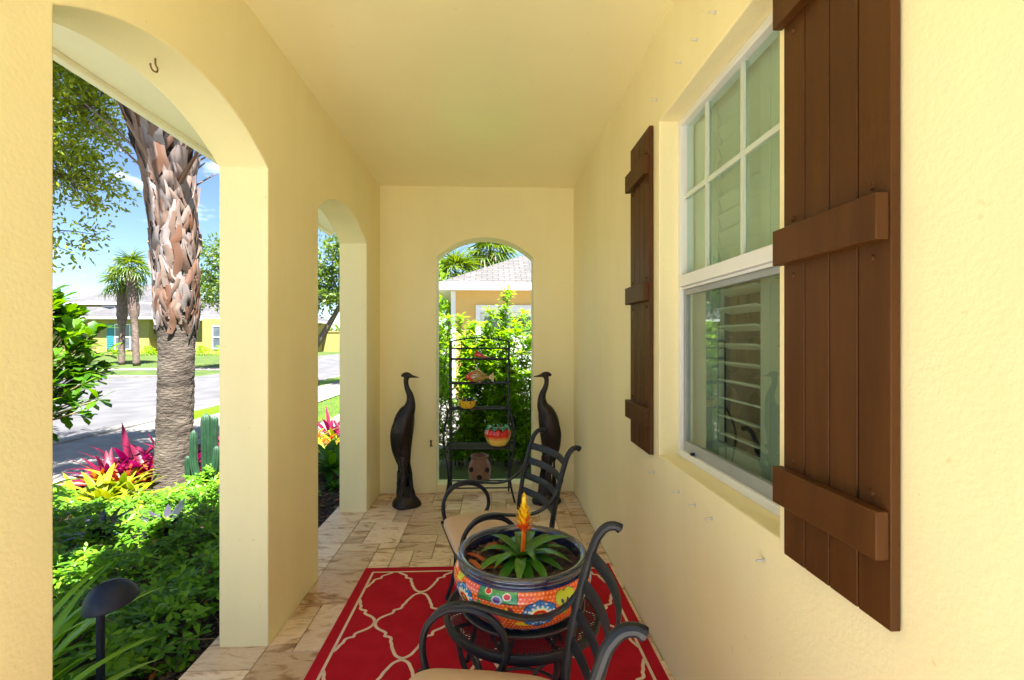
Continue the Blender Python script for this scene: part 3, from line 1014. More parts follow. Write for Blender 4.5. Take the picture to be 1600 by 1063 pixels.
# ------------------------------------------------------------------ painted pot with bromeliad
def make_pot():
    root = empty('flower_pot', (TX, TY, TZ + 0.004), label='large hand-painted talavera style pot with dark blue rim on the mesh table', cat='plant pot')
    prof = [(0.140, 0.014), (0.155, 0.008), (0.172, 0.016), (0.190, 0.034), (0.207, 0.058), (0.220, 0.084), (0.229, 0.110), (0.232, 0.132), (0.229, 0.152), (0.220, 0.168), (0.209, 0.180)]
    prof = [(p.x, p.z) for p in smooth_path([(r, 0, z) for r, z in prof], 9)]
    NT = 620
    m_ = MB(); m_.lathe(prof, NT)
    cols = []
    OR = (0.90, 0.13, 0.004); WH = (0.85, 0.82, 0.72); BL = (0.015, 0.18, 0.55); DB = (0.004, 0.010, 0.10); RD = (0.55, 0.01, 0.015)
    GR = (0.03, 0.25, 0.06); YG = (0.50, 0.55, 0.02); YE_ = (0.85, 0.62, 0.02); MR = (0.18, 0.01, 0.03); LG = (0.12, 0.42, 0.05); CY = (0.05, 0.42, 0.62)
    def flower(a, b, r, c):
        d = math.hypot(a, b); th = math.atan2(b, a)
        rr = r * (0.90 + 0.10 * abs(math.cos(4 * th)))
        if d > rr: return None
        if d > rr * 0.93: return DB
        if d < r * 0.16: return LG
        if d < r * 0.36: return RD
        if d < r * 0.40: return YE_
        if d < r * (0.50 + 0.16 * (math.cos(14 * th) > 0.2)): return WH
        if math.hypot((d / r - 0.78), ((th * 8 / (2 * math.pi)) % 1 - .5) * 0.7) < 0.07: return WH
        if abs(math.sin(4 * th)) < 0.10 and d > r * .6: return DB
        return BL if d > r * 0.62 else CY
    def ell(a, b, ra, rb, rot=0):
        c, s = math.cos(rot), math.sin(rot)
        x, y = a * c + b * s, -a * s + b * c
        return (x / ra) ** 2 + (y / rb) ** 2
    def paint(th, z):
        # th measured from the side that faces the camera; repeat the frieze
        per = 2.3
        th = (th + 1.22) % per - 1.22
        Rr = 0.222
        def loc(t0, z0): return (th - t0) * Rr, (z - z0) * 1.15
        if z > 0.172: return DB
        z -= 0.020
        if z < 0.004:
            return BL if int(th * 14) % 3 else YE_
        a, b = loc(0.17, 0.082); c = flower(a, b, 0.058, 0)
        if c: return c
        a, b = loc(-0.98, 0.090); c = flower(a, b, 0.056, 0)
        if c: return c
        a, b = loc(0.88, 0.082); c = flower(a, b, 0.050, 0)
        if c: return c
        # lime fruit slice with dark seeds
        a, b = loc(0.55, 0.115)
        e = min(ell(a - .012, b - .012, .024, .028), ell(a + .016, b - .010, .022, .028), ell(a, b + .022, .016, .040))
        for da, rt in ((-.014, .35), (0.004, 0), (0.018, -.35)):
            if ell(a - da, b + .002, .0048, .012, rt) < 1: return DB
        if e < 0.88: return YG
        if e < 1.02: return DB
        # green wings with red windows
        a, b = loc(-0.40, 0.142)
        for da, db, rr in ((-.030, .004, .0095), (.030, -.004, .010)):
            if ell(a - da, b - db, rr, rr * .9) < 1: return RD
            if ell(a - da, b - db, rr * 1.25, rr * 1.15) < 1: return WH
        if ell(a, b + .018, .012, .010) < 1: return (0.12, 0.05, 0.25)
        if ell(a, b + .018, .017, .014) < 1: return (0.45, 0.55, 0.75)
        if abs(a) < 0.060 and -0.024 < b < 0.020 and not (abs(a) > .046 and b > .012): return GR if (int(a * 260) + int(b * 260)) % 4 else (0.05, 0.33, 0.12)
        if abs(a) < 0.063 and -0.027 < b < 0.023: return DB
        # banana crescent
        a, b = loc(-0.39, 0.098)
        if ell(a, b, .032, .024) < 1 and ell(a, b - .013, .026, .020) > 1: return YE_
        if ell(a, b, .034, .026) < 1 and ell(a, b - .013, .026, .020) > 1: return DB
        a, b = loc(-0.16, 0.076)
        if ell(a, b, .013, .013) < 1: return LG
        if ell(a, b, .015, .015) < 1: return DB
        a, b = loc(-0.23, 0.098)
        if ell(a, b, .014, .012) < 1: return MR
        a, b = loc(-0.50, 0.060)
        if ell(a, b, .034, .018, -.4) < 1: return (0.62, 0.08, 0.06) if ell(a, b, .022, .010, -.4) < 1 else (0.50, 0.04, 0.14)
        a, b = loc(-0.66, 0.092)
        if ell(a, b, .011, .026) < 1: return (0.06, 0.33, 0.10) if abs(a) > .0015 else DB
        a, b = loc(-1.16, 0.150)
        if ell(a, b, .022, .020) < 1: return YG
        a, b = loc(-0.03, 0.046)
        if ell(a, b, .030, .010) < 1: return YE_
        if z < 0.012: return DB if math.sin(th * 30) > -.2 else BL
        # orange ground with pale dots
        gx, gz = th * Rr / 0.0125, z * 1.15 / 0.0125
        jx = gx + 0.5 * (int(gz) % 2)
        d = math.hypot(jx % 1 - .5, gz % 1 - .5)
        if d < 0.13: return WH
        if d > 0.50: return (0.62, 0.06, 0.004)
        return OR
    for (r, z) in prof:
        for j in range(NT):
            ang = 2 * math.pi * j / NT
            th = math.atan2(math.sin(ang + math.pi / 2), math.cos(ang + math.pi / 2))
            c = paint(th, z)
            cols += [c[0], c[1], c[2], 1.0]
    body = m_.build('body', M['painted'], root, auto=None)
    ca = body.data.color_attributes.new('paint', 'FLOAT_COLOR', 'POINT')
    ca.data.foreach_set('color', cols)
    m_ = MB()
    rp = smooth_path([(0.209, 0, 0.1795), (0.214, 0, 0.183), (0.213, 0, 0.188), (0.216, 0, 0.191), (0.221, 0, 0.199), (0.219, 0, 0.207), (0.210, 0, 0.212), (0.199, 0, 0.209), (0.192, 0, 0.198), (0.190, 0, 0.175), (0.190, 0, 0.140)], 4)
    m_.lathe([(p.x, p.z) for p in rp], 72); m_.build('rim', M['bluerim'], root)
    m_ = MB()
    m_.lathe([(0.0, 0.0), (0.16, 0.0), (0.205, 0.010), (0.212, 0.020), (0.208, 0.022), (0.198, 0.014), (0.15, 0.006), (0.0, 0.006)], 56)
    m_.build('saucer', M['greyglaze'], root)
    m_ = MB()
    for i in range(900):
        a = rnd(0, 6.28); r = 0.183 * math.sqrt(random.random())
        mt = Matrix.Translation((r * math.cos(a), r * math.sin(a), 0.168 + rnd(-.004, .006))) @ Matrix.Rotation(rnd(0, 6.28), 4, 'Z') @ Matrix.Rotation(rnd(-.5, .5), 4, 'X')
        l_ = rnd(.006, .022)
        m_.box(-l_ / 2, l_ / 2, -.004, .004, -.0012, .0012, mt=mt)
    m_.lathe([(0.0, 0.163), (0.191, 0.163)], 40)
    m_.build('mulch', M['chips'], root, smooth=False)
    # plant
    pl = empty('bromeliad', (TX, TY, TZ + 0.168), label='potted bromeliad with yellow and orange flower spike in the painted pot', cat='plant')
    m_ = MB()
    for i in range(24):
        a = i * 2.39996; inner = i / 24
        el = R(20 + 42 * inner + rnd(-6, 6))
        d = Vector((math.cos(a) * math.cos(el), math.sin(a) * math.cos(el), math.sin(el)))
        m_.leaf((0.012 * math.cos(a), 0.012 * math.sin(a), 0.004 + .012 * inner), d, (0, 0, 1), rnd(.13, .175) * (1 - .2 * inner), rnd(.026, .034), rnd(.9, 1.5), 'strap', 7, 0.35)
    m_.build('foliage', M['l_pot'], pl, auto=None)
    m_ = MB()
    m_.tube([(0, 0, 0), (0.003, 0, 0.06), (0.005, 0, 0.10)], [0.007, 0.006, 0.006], 8)
    m_.build('stalk', M['l_red'], pl)
    m_ = MB()
    m_.tube([(0.005, 0, 0.09), (0.005, 0, 0.175)], [0.006, 0.003], 6, m=1)
    for i in range(54):
        t_ = i / 53; a = i * 2.39996
        z = 0.085 + 0.085 * t_
        el = R(22 + 50 * t_)
        d = (math.cos(a) * math.cos(el), math.sin(a) * math.cos(el), math.sin(el))
        m_.leaf((0.005 + 0.004 * math.cos(a), 0.004 * math.sin(a), z), d, (0, 0, 1), (.022 + .014 * math.sin(math.pi * min(1, t_ + .15))) if t_ < .9 else .036, .0120, -0.45, 'lance', 3, 0.5, m=1 if (t_ < .20 or i % 9 == 0 and t_ < .5) else 0)
    m_.build('flower', [M['l_yellow'], M['l_red']], pl, auto=None)
    m_ = MB()
    for (x, y, a, L) in ((-.15, -.01, -1.0, .15), (-.16, .03, -.6, .12), (-.06, .05, 2.6, .10), (-.12, -.07, .3, .12), (-.10, .06, .9, .1)):
        m_.leaf((x, y, .006), (math.cos(a), math.sin(a), .45), (0, 0, 1), L, .018, 1.3, 'strap', 6, .5)
    m_.build('dead_leaf', M['l_dead'], pl, auto=None)
make_pot()
for _o in bpy.data.objects:
    if _o.name == 'flower_pot': _o.scale = (1.0, 1.0, 0.90)
    if _o.name == 'bromeliad': _o.location.z = TZ + 0.004 + 0.150; _o.scale = (1.22, 1.22, 1.12)

# ------------------------------------------------------------------ heron statues
def skin_mesh(name, verts, edges, radii, mat_, parent, sub=2):
    me = bpy.data.meshes.new(name); me.from_pydata(verts, edges, [])
    o = bpy.data.objects.new(name, me); COL.objects.link(o); o.parent = parent
    me.materials.append(mat_)
    sm = o.modifiers.new('skin', 'SKIN'); sm.use_smooth_shade = True
    for i, r in enumerate(radii):
        sv = me.skin_vertices[0].data[i] if me.skin_vertices else None
        if sv: sv.radius = r if isinstance(r, tuple) else (r, r); sv.use_root = (i == 0)
    ss = o.modifiers.new('sub', 'SUBSURF'); ss.levels = sub; ss.render_levels = sub
    return o

def ensure_skin(me):
    if not me.skin_vertices:
        bm = bmesh.new(); bm.from_mesh(me)
        bm.verts.layers.skin.verify()
        bm.to_mesh(me); bm.free()

def loft(mb, secs, n=20, m=0, cap=True):
    # secs: (x, z, rx, ry[, y]) ellipses perpendicular to the path in the x-z plane
    P = [Vector((s[0], s[4] if len(s) > 4 else 0, s[1])) for s in secs]
    rings = []
    for i, s in enumerate(secs):
        t = (P[min(i + 1, len(P) - 1)] - P[max(i - 1, 0)]).normalized()
        side = Vector((0, 1, 0)); nn = side.cross(t).normalized()
        rings.append([P[i] + nn * (s[2] * math.cos(2 * math.pi * j / n)) + side * (s[3] * math.sin(2 * math.pi * j / n)) for j in range(n)])
    mb.ring_sweep(rings, m, cap)

def interp_secs(secs, n=5):
    V4 = []
    A = smooth_path([(s[0], s[1], s[2]) for s in secs], n); B = smooth_path([(s[3], s[4] if len(s) > 4 else 0, 0) for s in secs], n)
    return [(a.x, a.y, max(.001, a.z), max(.001, b.x), b.y) for a, b in zip(A, B)]

def make_heron():
    t = empty('heron_statue')
    # body, neck: one continuous form; bird looks towards +x
    m_ = MB()
    body = [(-0.012, 0.36, 0.050, 0.050), (-0.014, 0.42, 0.056, 0.055), (-0.022, 0.50, 0.070, 0.066), (-0.026, 0.60, 0.086, 0.080), (-0.016, 0.70, 0.088, 0.080), (0.006, 0.775, 0.074, 0.066),
            (0.034, 0.830, 0.052, 0.046), (0.044, 0.885, 0.037, 0.034), (0.036, 0.940, 0.028, 0.026), (0.016, 0.985, 0.023, 0.022), (0.004, 1.030, 0.020, 0.020), (0.004, 1.068, 0.021, 0.021), (0.014, 1.092, 0.024, 0.022)]
    loft(m_, interp_secs(body), 22)
    m_.build('body', M['bronze'], t)
    m_ = MB()
    head = [(-0.040, 1.096, 0.006, 0.006), (-0.022, 1.102, 0.018, 0.017), (0.004, 1.104, 0.025, 0.022), (0.032, 1.100, 0.022, 0.019), (0.052, 1.095, 0.014, 0.012), (0.075, 1.091, 0.009, 0.008), (0.105, 1.087, 0.005, 0.005), (0.118, 1.086, 0.002, 0.002)]
    loft(m_, interp_secs(head, 4), 16)
    for s in (-1, 1):
        m_.lathe([(0.0, -0.005), (0.004, -0.003), (0.005, 0), (0.004, .003), (0, .005)], 8, (0.022, s * 0.0175, 1.107))
    m_.build('head', M['bronze'], t)
    m_ = MB()
    for s in (-1, 1):
        wg = [(0.020, 0.775, 0.018, 0.010, s * .052), (-0.012, 0.72, 0.056, 0.016, s * .068), (-0.040, 0.62, 0.066, 0.018, s * .074), (-0.055, 0.50, 0.050, 0.016, s * .060), (-0.058, 0.41, 0.026, 0.012, s * .040), (-0.056, 0.35, 0.008, 0.006, s * .022)]
        loft(m_, interp_secs(wg), 14)
    m_.build('wing', M['bronze'], t)
    m_ = MB()
    for s in (-1, 1):
        p = smooth_path([(-0.012, s * .026, 0.42), (-0.006, s * .034, 0.30), (0.004, s * .030, 0.19), (-0.004, s * .036, 0.09), (0.0, s * .04, 0.03)], 5)
        m_.tube(p, [0.037 - 0.014 * min(1, k / 10) + .004 * math.sin(k) for k in range(len(p))], 10)
    m_.build('leg', M['bronze'], t)
    m_ = MB()                                      # reeds around the legs
    for k in range(16):
        a = k * 2.4; r0 = rnd(.055, .080)
        p = [(r0 * 1.25 * math.cos(a), r0 * math.sin(a), 0.02)]
        for q in range(1, 7):
            tt = q / 6; aa = a + rnd(.15, .45) * tt * (1 if k % 2 else -1) * 2
            p.append((-0.012 * tt + r0 * (1 - .32 * tt) * math.cos(aa), r0 * (1 - .32 * tt) * math.sin(aa), 0.02 + tt * rnd(.26, .40)))
        p = smooth_path(p, 3)
        m_.tube(p, [0.015 * (1 - .65 * i / len(p)) for i in range(len(p))], 8)
    m_.build('reeds', M['bronze'], t)
    m_ = MB()
    rings = []
    for (z, r) in ((0.0, .100), (0.012, .110), (0.035, .108), (0.060, .094), (0.085, .075), (0.12, .058), (0.17, .048)):
        rings.append([(r * 1.08 * (1 + .10 * math.sin(3 * a + 1) + .05 * math.sin(7 * a + z * 30)) * math.cos(a), r * (1 + .08 * math.sin(4 * a + 2)) * math.sin(a), z) for a in [2 * math.pi * j / 28 for j in range(28)]])
    m_.ring_sweep(rings)
    m_.build('base', M['bronze'], t)
    return t
h1 = make_heron()
tag(h1, 'dark bronze heron statue left of the back arch, facing right', 'statue', 'bronze heron statues')
h1.location = (-0.735, 4.06, 0); h1.rotation_euler = (0, 0, R(-12))
h2 = copy_tree(h1)
tag(h2, 'dark bronze heron statue behind the far chair, facing left towards the rack', 'statue', 'bronze heron statues')
h2.location = (0.465, 4.09, 0); h2.rotation_euler = (0, 0, R(186))

# ------------------------------------------------------------------ plant rack
RX0, RX1, RYF, RYB = -0.377, 0.144, 4.10, 4.36
def make_rack():
    t = empty('plant_rack', ((RX0 + RX1) / 2, 4.23, 0), label='tall black metal shelf rack standing before the back arch', cat='shelf rack')
    cx = (RX0 + RX1) / 2; cy = 4.23
    hx = (RX1 - RX0) / 2
    UF, UB = -0.02, 0.12          # upper front/back (local y)
    LF, LB = -0.10, 0.13
    def tb(name, paths, r=0.0075):
        m_ = MB()
        for p in paths: m_.tube(p, r, 8)
        m_.build(name, M['iron'], t)
    for s in (-1, 1):
        tb('post', [[(s * hx, UF, 0.10), (s * hx, UF, 1.385)]])
        tb('post', [[(s * hx, UB, 0.02), (s * hx, UB, 1.385)]])
        tb('leg', [smooth_path([(s * hx, UF - .004, 0.80), (s * (hx + .02), UF - .03, 0.74), (s * (hx + .045), LF, 0.60), (s * (hx + .04), LF - .005, 0.46), (s * (hx + .012), LF, 0.30), (s * (hx + .008), LF, 0.16), (s * (hx + .045), LF - .03, 0.0)], 6)], 0.009)
        for pp in [[(s * hx, UF, z), (s * hx, UB, z)] for z in (1.23, 1.015, 0.79, 1.385)] + [[(s * (hx + .03), LF, .46), (s * hx, UB, .46)], [(s * (hx + .01), LF, .12), (s * hx, UB, .12)]]:
            tb('side_rail', [pp], 0.006)
    arch = [( -hx + 2 * hx * k / 16, UF, 1.385 + 0.035 * (1 - (2 * k / 16 - 1) ** 2)) for k in range(17)]
    tb('top_rail', [arch, [(x, UB, z) for x, _, z in arch], [(-hx, UF, 1.325), (hx, UF, 1.325)], [(-hx, UB, 1.325), (hx, UB, 1.325)],
                    smooth_path([(-.03, UF, 1.325), (.0, UF, 1.35), (.05, UF, 1.36), (.03, UF, 1.385), (-.02, UF, 1.40)], 4)], 0.006)
    for z, yf, ex in ((1.23, UF, 0), (1.015, UF, 0), (0.79, UF, 0.0), (0.46, LF, 0.035)):
        m_ = MB()
        for y_ in (yf, UB):
            m_.tube([(-hx - ex, y_, z), (hx + ex, y_, z)], 0.0075, 8)
        k = int((UB - yf) / 0.022)
        for i in range(1, k):
            y_ = yf + (UB - yf) * i / k
            m_.tube([(-hx - ex, y_, z), (hx + ex, y_, z)], 0.0028, 6)
        for i in range(1, 5):
            x_ = -hx + 2 * hx * i / 5
            m_.tube([(x_, yf, z - .004), (x_, UB, z - .004)], 0.003, 6)
        m_.build('shelf', M['iron'], t)
    tb('bottom_rail', [[(-hx - .01, LF, .12), (hx + .01, LF, .12)]], 0.0065)
    tb('bottom_rail', [[(-hx, UB, .12), (hx, UB, .12)]], 0.0065)
make_rack()
RC = (RX0 + RX1) / 2

def painted_obj(mb, name, colfn, parent=None, mat_=None, **kw):
    o = mb.build(name, mat_ or M['painted'], parent, **kw)
    ca = o.data.color_attributes.new('paint', 'FLOAT_COLOR', 'POINT')
    cols = []
    for v in o.data.vertices:
        c = colfn(v.co); cols += [c[0], c[1], c[2], 1]
    ca.data.foreach_set('color', cols)
    return o

# small red bird ornament
m_ = MB()
loft(m_, interp_secs([(-0.055, 0.018, .003, .003), (-0.04, 0.026, .014, .012), (-0.015, 0.030, .026, .02), (0.02, 0.018, .016, .02), (0.055, 0.010, .008, .014), (0.085, 0.010, .003, .008)], 4), 14)
loft(m_, interp_secs([(-0.03, 0.035, .012, .010), (-0.034, 0.052, .010, .008), (-0.030, 0.066, .003, .003)], 3), 10)
o = painted_obj(m_, 'ornament', lambda c: (0.62, 0.03, 0.015) if c.z > .014 else (0.7, .2, .12))
tag(o, 'small red ceramic ornament on the top shelf of the rack', 'ornament'); o.location = (-0.115, 4.26, 1.239)
# ceramic fish
m_ = MB()
loft(m_, interp_secs([(-0.120, 0.045, .010, .012), (-0.100, 0.046, .028, .022), (-0.06, 0.052, .046, .030), (-0.01, 0.056, .052, .030), (0.035, 0.052, .038, .022), (0.07, 0.048, .016, .012), (0.085, 0.048, .010, .008)], 5), 20)
fish = painted_obj(m_, 'fish_figurine', lambda c: (0.60, 0.05, 0.02) if c.x < -.062 + .01 * math.sin(c.z * 90) else ((0.30, 0.19, 0.05) if c.z > .045 else (0.42, 0.27, 0.09)))
tag(fish, 'ceramic fish with red head and olive body on the second shelf', 'figurine'); fish.location = (-0.125, 4.25, 1.022)
for pts in ([(0.075, .048), (0.130, .092), (0.138, .048), (0.130, .004)], [(-0.05, .095), (-0.01, .128), (0.04, .088), (0, .09)], [(-.03, .012), (-.02, 0), (.02, .0), (.012, .014)]):
    m_ = MB(); m_.poly([(x, -.005, z) for x, z in pts]); m_.poly([(x, .005, z) for x, z in pts][::-1])
    for i in range(4):
        a, b = pts[i], pts[(i + 1) % 4]
        m_.quad((a[0], -.005, a[1]), (a[0], .005, a[1]), (b[0], .005, b[1]), (b[0], -.005, b[1]))
    painted_obj(m_, 'fin', lambda c: (0.40, 0.24, 0.07), fish, recalc=True)
for s in (-1, 1):
    m_ = MB(); m_.lathe([(0, -.006), (.005, -.003), (.006, 0), (.005, .003), (0, .006)], 10, (-0.095, s * .021, .058))
    m_.build('eye', M['white'], fish)
# yellow bowl with small plants
m_ = MB()
m_.lathe([(0.0, 0.0), (0.045, 0.0), (0.062, 0.012), (0.076, 0.040), (0.082, 0.068), (0.079, 0.070), (0.072, 0.045), (0.05, 0.03), (0, .03)], 36)
o = painted_obj(m_, 'yellow_bowl', lambda c: (0.80, 0.50, 0.015) if (math.sin(math.atan2(c.y, c.x) * 8) > -.75 or c.z > .06) else (0.70, 0.33, 0.01))
tag(o, 'yellow ceramic bowl holding a small dark plant on the third shelf', 'bowl'); o.location = (-0.225, 4.23, 0.798)
m_ = MB()
for i in range(26):
    a = rnd(0, 6.28); el = R(rnd(15, 75))
    m_.leaf((.03 * math.cos(a), .03 * math.sin(a), .0), (math.cos(a) * math.cos(el), math.sin(a) * math.cos(el), math.sin(el)), (0, 0, 1), rnd(.05, .10), .020, rnd(.3, 1.4), 'lance', 4, .3)
m_.lathe([(0, 0), (.07, 0)], 20)
o = m_.build('bowl_plant', M['l_purple'], auto=None)
tag(o, 'small dark leafy plant growing in the yellow bowl', 'plant'); o.location = (-0.225, 4.23, 0.850)
# tomato pot
m_ = MB()
prof = [(0.05, 0.0), (0.075, 0.010), (0.098, 0.045), (0.110, 0.085), (0.112, 0.115), (0.102, 0.142), (0.085, 0.152), (0.078, .146), (.06, .12), (0, .12)]
prof = [(p.x, p.z) for p in smooth_path([(r, 0, z) for r, z in prof], 4)]
rings = []
for r, z in prof:
    rings.append([(r * (1 + .035 * math.cos(8 * a)) * math.cos(a), r * (1 + .035 * math.cos(8 * a)) * math.sin(a), z) for a in [2 * math.pi * j / 64 for j in range(64)]])
m_.ring_sweep(rings, cap=False)
def tom(c):
    t_ = min(1, max(0, (c.z - .055) / .035)); a, b = (0.90, 0.62, 0.10), (0.68, 0.012, 0.008)
    return tuple(a[i] * (1 - t_) + b[i] * t_ for i in range(3))
o = painted_obj(m_, 'tomato_pot', tom)
tag(o, 'red and yellow tomato-shaped ceramic pot with teal leaves on the fourth shelf', 'plant pot'); o.location = (0.045, 4.22, 0.468)
m_ = MB()
for i in range(9):
    a = 2 * math.pi * i / 9 + .2
    m_.leaf((.055 * math.cos(a), .055 * math.sin(a), .168), (math.cos(a), math.sin(a), .5), (0, 0, 1), .075, .055, 1.6, 'ovate', 6, .3)
m_.tube([(0, 0, .13), (0.005, 0, .19)], .008, 8)
m_.build('leaf_crown', mat('teal glaze', (0.01, 0.20, 0.17), (0.02, 0.28, 0.22), 0.2, coat=0.6), o, auto=None)
# strawberry pot on the ledge behind the rack
m_ = MB()
m_.lathe([(0.0, 0.0), (0.085, 0.0), (0.098, 0.03), (0.108, 0.10), (0.100, 0.165), (0.078, 0.205), (0.074, 0.222), (0.086, 0.232), (0.086, 0.25), (0.076, 0.25), (0.068, 0.22), (0.06, .2), (0, .2)], 40)
sp = m_.build('strawberry_pot', M['terracotta'])
tag(sp, 'brown clay strawberry pot with side holes, under the rack', 'plant pot'); sp.location = (-0.125, 4.515, 0.063)
M['hole'] = mat('dark clay hole', (0.02, 0.012, 0.01), (0.03, 0.018, 0.014), 0.9)
for a, z, r_ in ((-2.35, .13, .106), (-1.55, .065, .106), (-0.85, .125, .107), (.6, .1, .107), (2.6, .08, .107)):
    c, s_ = math.cos(a), math.sin(a)
    m_ = MB(); m_.tube([(c * (r_ - .012), s_ * (r_ - .012), z + .0), (c * (r_ + .006), s_ * (r_ + .006), z + .004)], [0.021, 0.024], 16)
    m_.build('pocket', M['hole'], sp)

# ------------------------------------------------------------------ vegetation builders
def rosette(name, n, L, W, m, el0=20, el1=75, curl=(.5, 1.2), shape='strap', segs=5, base_h=0.0, stem=None):
    m_ = MB()
    for i in range(n):
        a = i * 2.39996 + rnd(-.2, .2); k = i / n
        el = R(el0 + (el1 - el0) * k + rnd(-8, 8))
        d = (math.cos(a) * math.cos(el), math.sin(a) * math.cos(el), math.sin(el))
        m_.leaf((.01 * math.cos(a), .01 * math.sin(a), base_h), d, (0, 0, 1), L * rnd(.75, 1.1), W * rnd(.8, 1.15), rnd(*curl), shape, segs, .3)
    o = m_.build(name, m, auto=None)
    if base_h > 0.02:
        s = MB(); s.tube([(0, 0, 0), (0, 0, base_h)], .012, 6)
        s.build('stem', stem or M['greenstem'], o)
    return o

def place(o, x, y, z=None, rz=None, sc=1.0, label=None, cat=None, group=None):
    o.location = (x, y, (gh(x, y) + .012) if z is None else z)
    o.rotation_euler = (0, 0, rnd(0, 6.28) if rz is None else rz)
    o.scale = (sc, sc, sc)
    return tag(o, label, cat, group)

GZ = -0.148
# ground cover in the bed
def ground_cover():
    m_ = MB(); st = MB()
    pts = []
    for i in range(4200):
        x = rnd(-3.75, -1.36); y = rnd(0.9, 4.75)
        edge = -1.43 + 0.16 * noise.noise(Vector((y * 1.6, 3.1, 0))) - 0.22 * max(0, min(1, (2.35 - y) / 0.5))
        if y > 2.5: edge -= 0.12 * (y - 2.5)
        if x > edge: continue
        if min(math.hypot(x + 1.92, y - 1.98), math.hypot(x + 1.72, y - 1.62), math.hypot(x + 2.12, y - 2.18)) < .23: continue
        if y > 4.15 + .2 * noise.noise(Vector((x * 3, 0, 0))) and x < -2.9: continue
        pts.append((x, y, edge - x))
    for (x, y, e) in pts:
        top = 0.12 + 0.17 * noise.noise(Vector((x * 2.4, y * 2.4, 0))) + 0.09 * noise.noise(Vector((x * 7, y * 7, 5)))
        top *= min(1, 0.25 + e / 0.35)
        z = GZ + (top - GZ) * (random.random() ** 0.45) if random.random() < .6 else top - rnd(0, .05)
        z = max(z, GZ + .04)
        ax = Vector((rnd(-.5, .5) + .25, rnd(-.6, .3), 1)).normalized()
        u = ax.orthogonal().normalized(); v = ax.cross(u)
        n = random.randint(6, 8); ph = rnd(0, 6.28); sz = random.choice((.7, 1.0, 1.0, 1.25))
        for k in range(n):
            a = ph + k * 2 * math.pi / n + rnd(-.25, .25)
            r = u * math.cos(a) + v * math.sin(a)
            el = rnd(.15, .75)
            d = r * math.cos(el) + ax * math.sin(el)
            m_.leaf(Vector((x, y, z)) - ax * rnd(0, .03), d, ax, sz * rnd(.038, .068), sz * rnd(.019, .029), rnd(.2, .9), 'obovate', 3, .2)
        if random.random() < .3:
            st.tube([(x, y, z), (x + rnd(-.06, .06), y + rnd(-.06, .06), z - .12)], .0018, 4)
    o = m_.build('ground_cover', M['l_cover'], auto=None)
    tag(o, 'dense low green leafy ground cover beside the porch', 'ground cover', kind='stuff')
    for i in range(60):
        x = rnd(-3.2, -1.45); y = rnd(1.8, 4.4); z = rnd(-.08, .12)
        d = rdir(-.2, .5) * rnd(.12, .3)
        st.tube([(x, y, z), (x + d.x * .5, y + d.y * .5, z + d.z * .5 + .02), (x + d.x, y + d.y, z + d.z)], .0022, 4)
    s = st.build('twigs', M['stem'], auto=None)
    tag(s, 'thin brown twigs among the ground cover', 'twigs', kind='stuff')
ground_cover()

def chips():
    m_ = MB(); dl = MB()
    for i in range(6000):
        x = -1.22 - abs(random.gauss(0, .35)); y = rnd(0.8, 6.5)
        if x < -3: continue
        if -1.30 < x and y < 4.65: continue
        mt = Matrix.Translation((x, y, GZ + rnd(.004, .02))) @ Matrix.Rotation(rnd(0, 6.28), 4, 'Z') @ Matrix.Rotation(rnd(-.5, .5), 4, 'X') @ Matrix.Rotation(rnd(-.4, .4), 4, 'Y')
        l_ = rnd(.015, .05); w_ = rnd(.008, .022)
        m_.box(-l_ / 2, l_ / 2, -w_ / 2, w_ / 2, -.002, .002, mt=mt)
    for i in range(220):
        x = -1.34 - abs(random.gauss(0, .5)); y = rnd(0.9, 6.3)
        dl.leaf((x, y, GZ + .02 + (rnd(.02, .2) if x < -1.7 and y < 4.3 else 0)), rdir(-.1, .3), (0, 0, 1), rnd(.035, .07), rnd(.02, .035), rnd(-.5, 1.5), 'ovate2', 2, .4)
    tag(dl.build('dead_leaves', M['l_dead'], auto=None), 'dry orange brown leaves scattered over the mulch and ground cover', 'dead leaves', kind='stuff')
    o = m_.build('mulch_chips', M['chips'], smooth=False)
    tag(o, 'brown bark mulch chips on the soil beside the porch floor', 'mulch', kind='stuff')
chips()

# strap-leaved lilies by the near pier
grp = 'strap-leaved lilies by the near pier'
for k, (x, y, s) in enumerate(((-1.92, 1.98, 1.0), (-1.72, 1.62, 1.0), (-2.12, 2.18, 0.9))):
    o = rosette('lily', 30, .66, .050, M['l_strap'], 38, 84, (.6, 1.7), 'strap', 9)
    place(o, x, y, GZ, sc=s, label=('light green strap-leaved lily behind the path light', 'light green strap-leaved lily at the lower left corner of the first arch', 'light green strap-leaved lily by the near pier, farthest of the three')[k], cat='plant', group=grp)

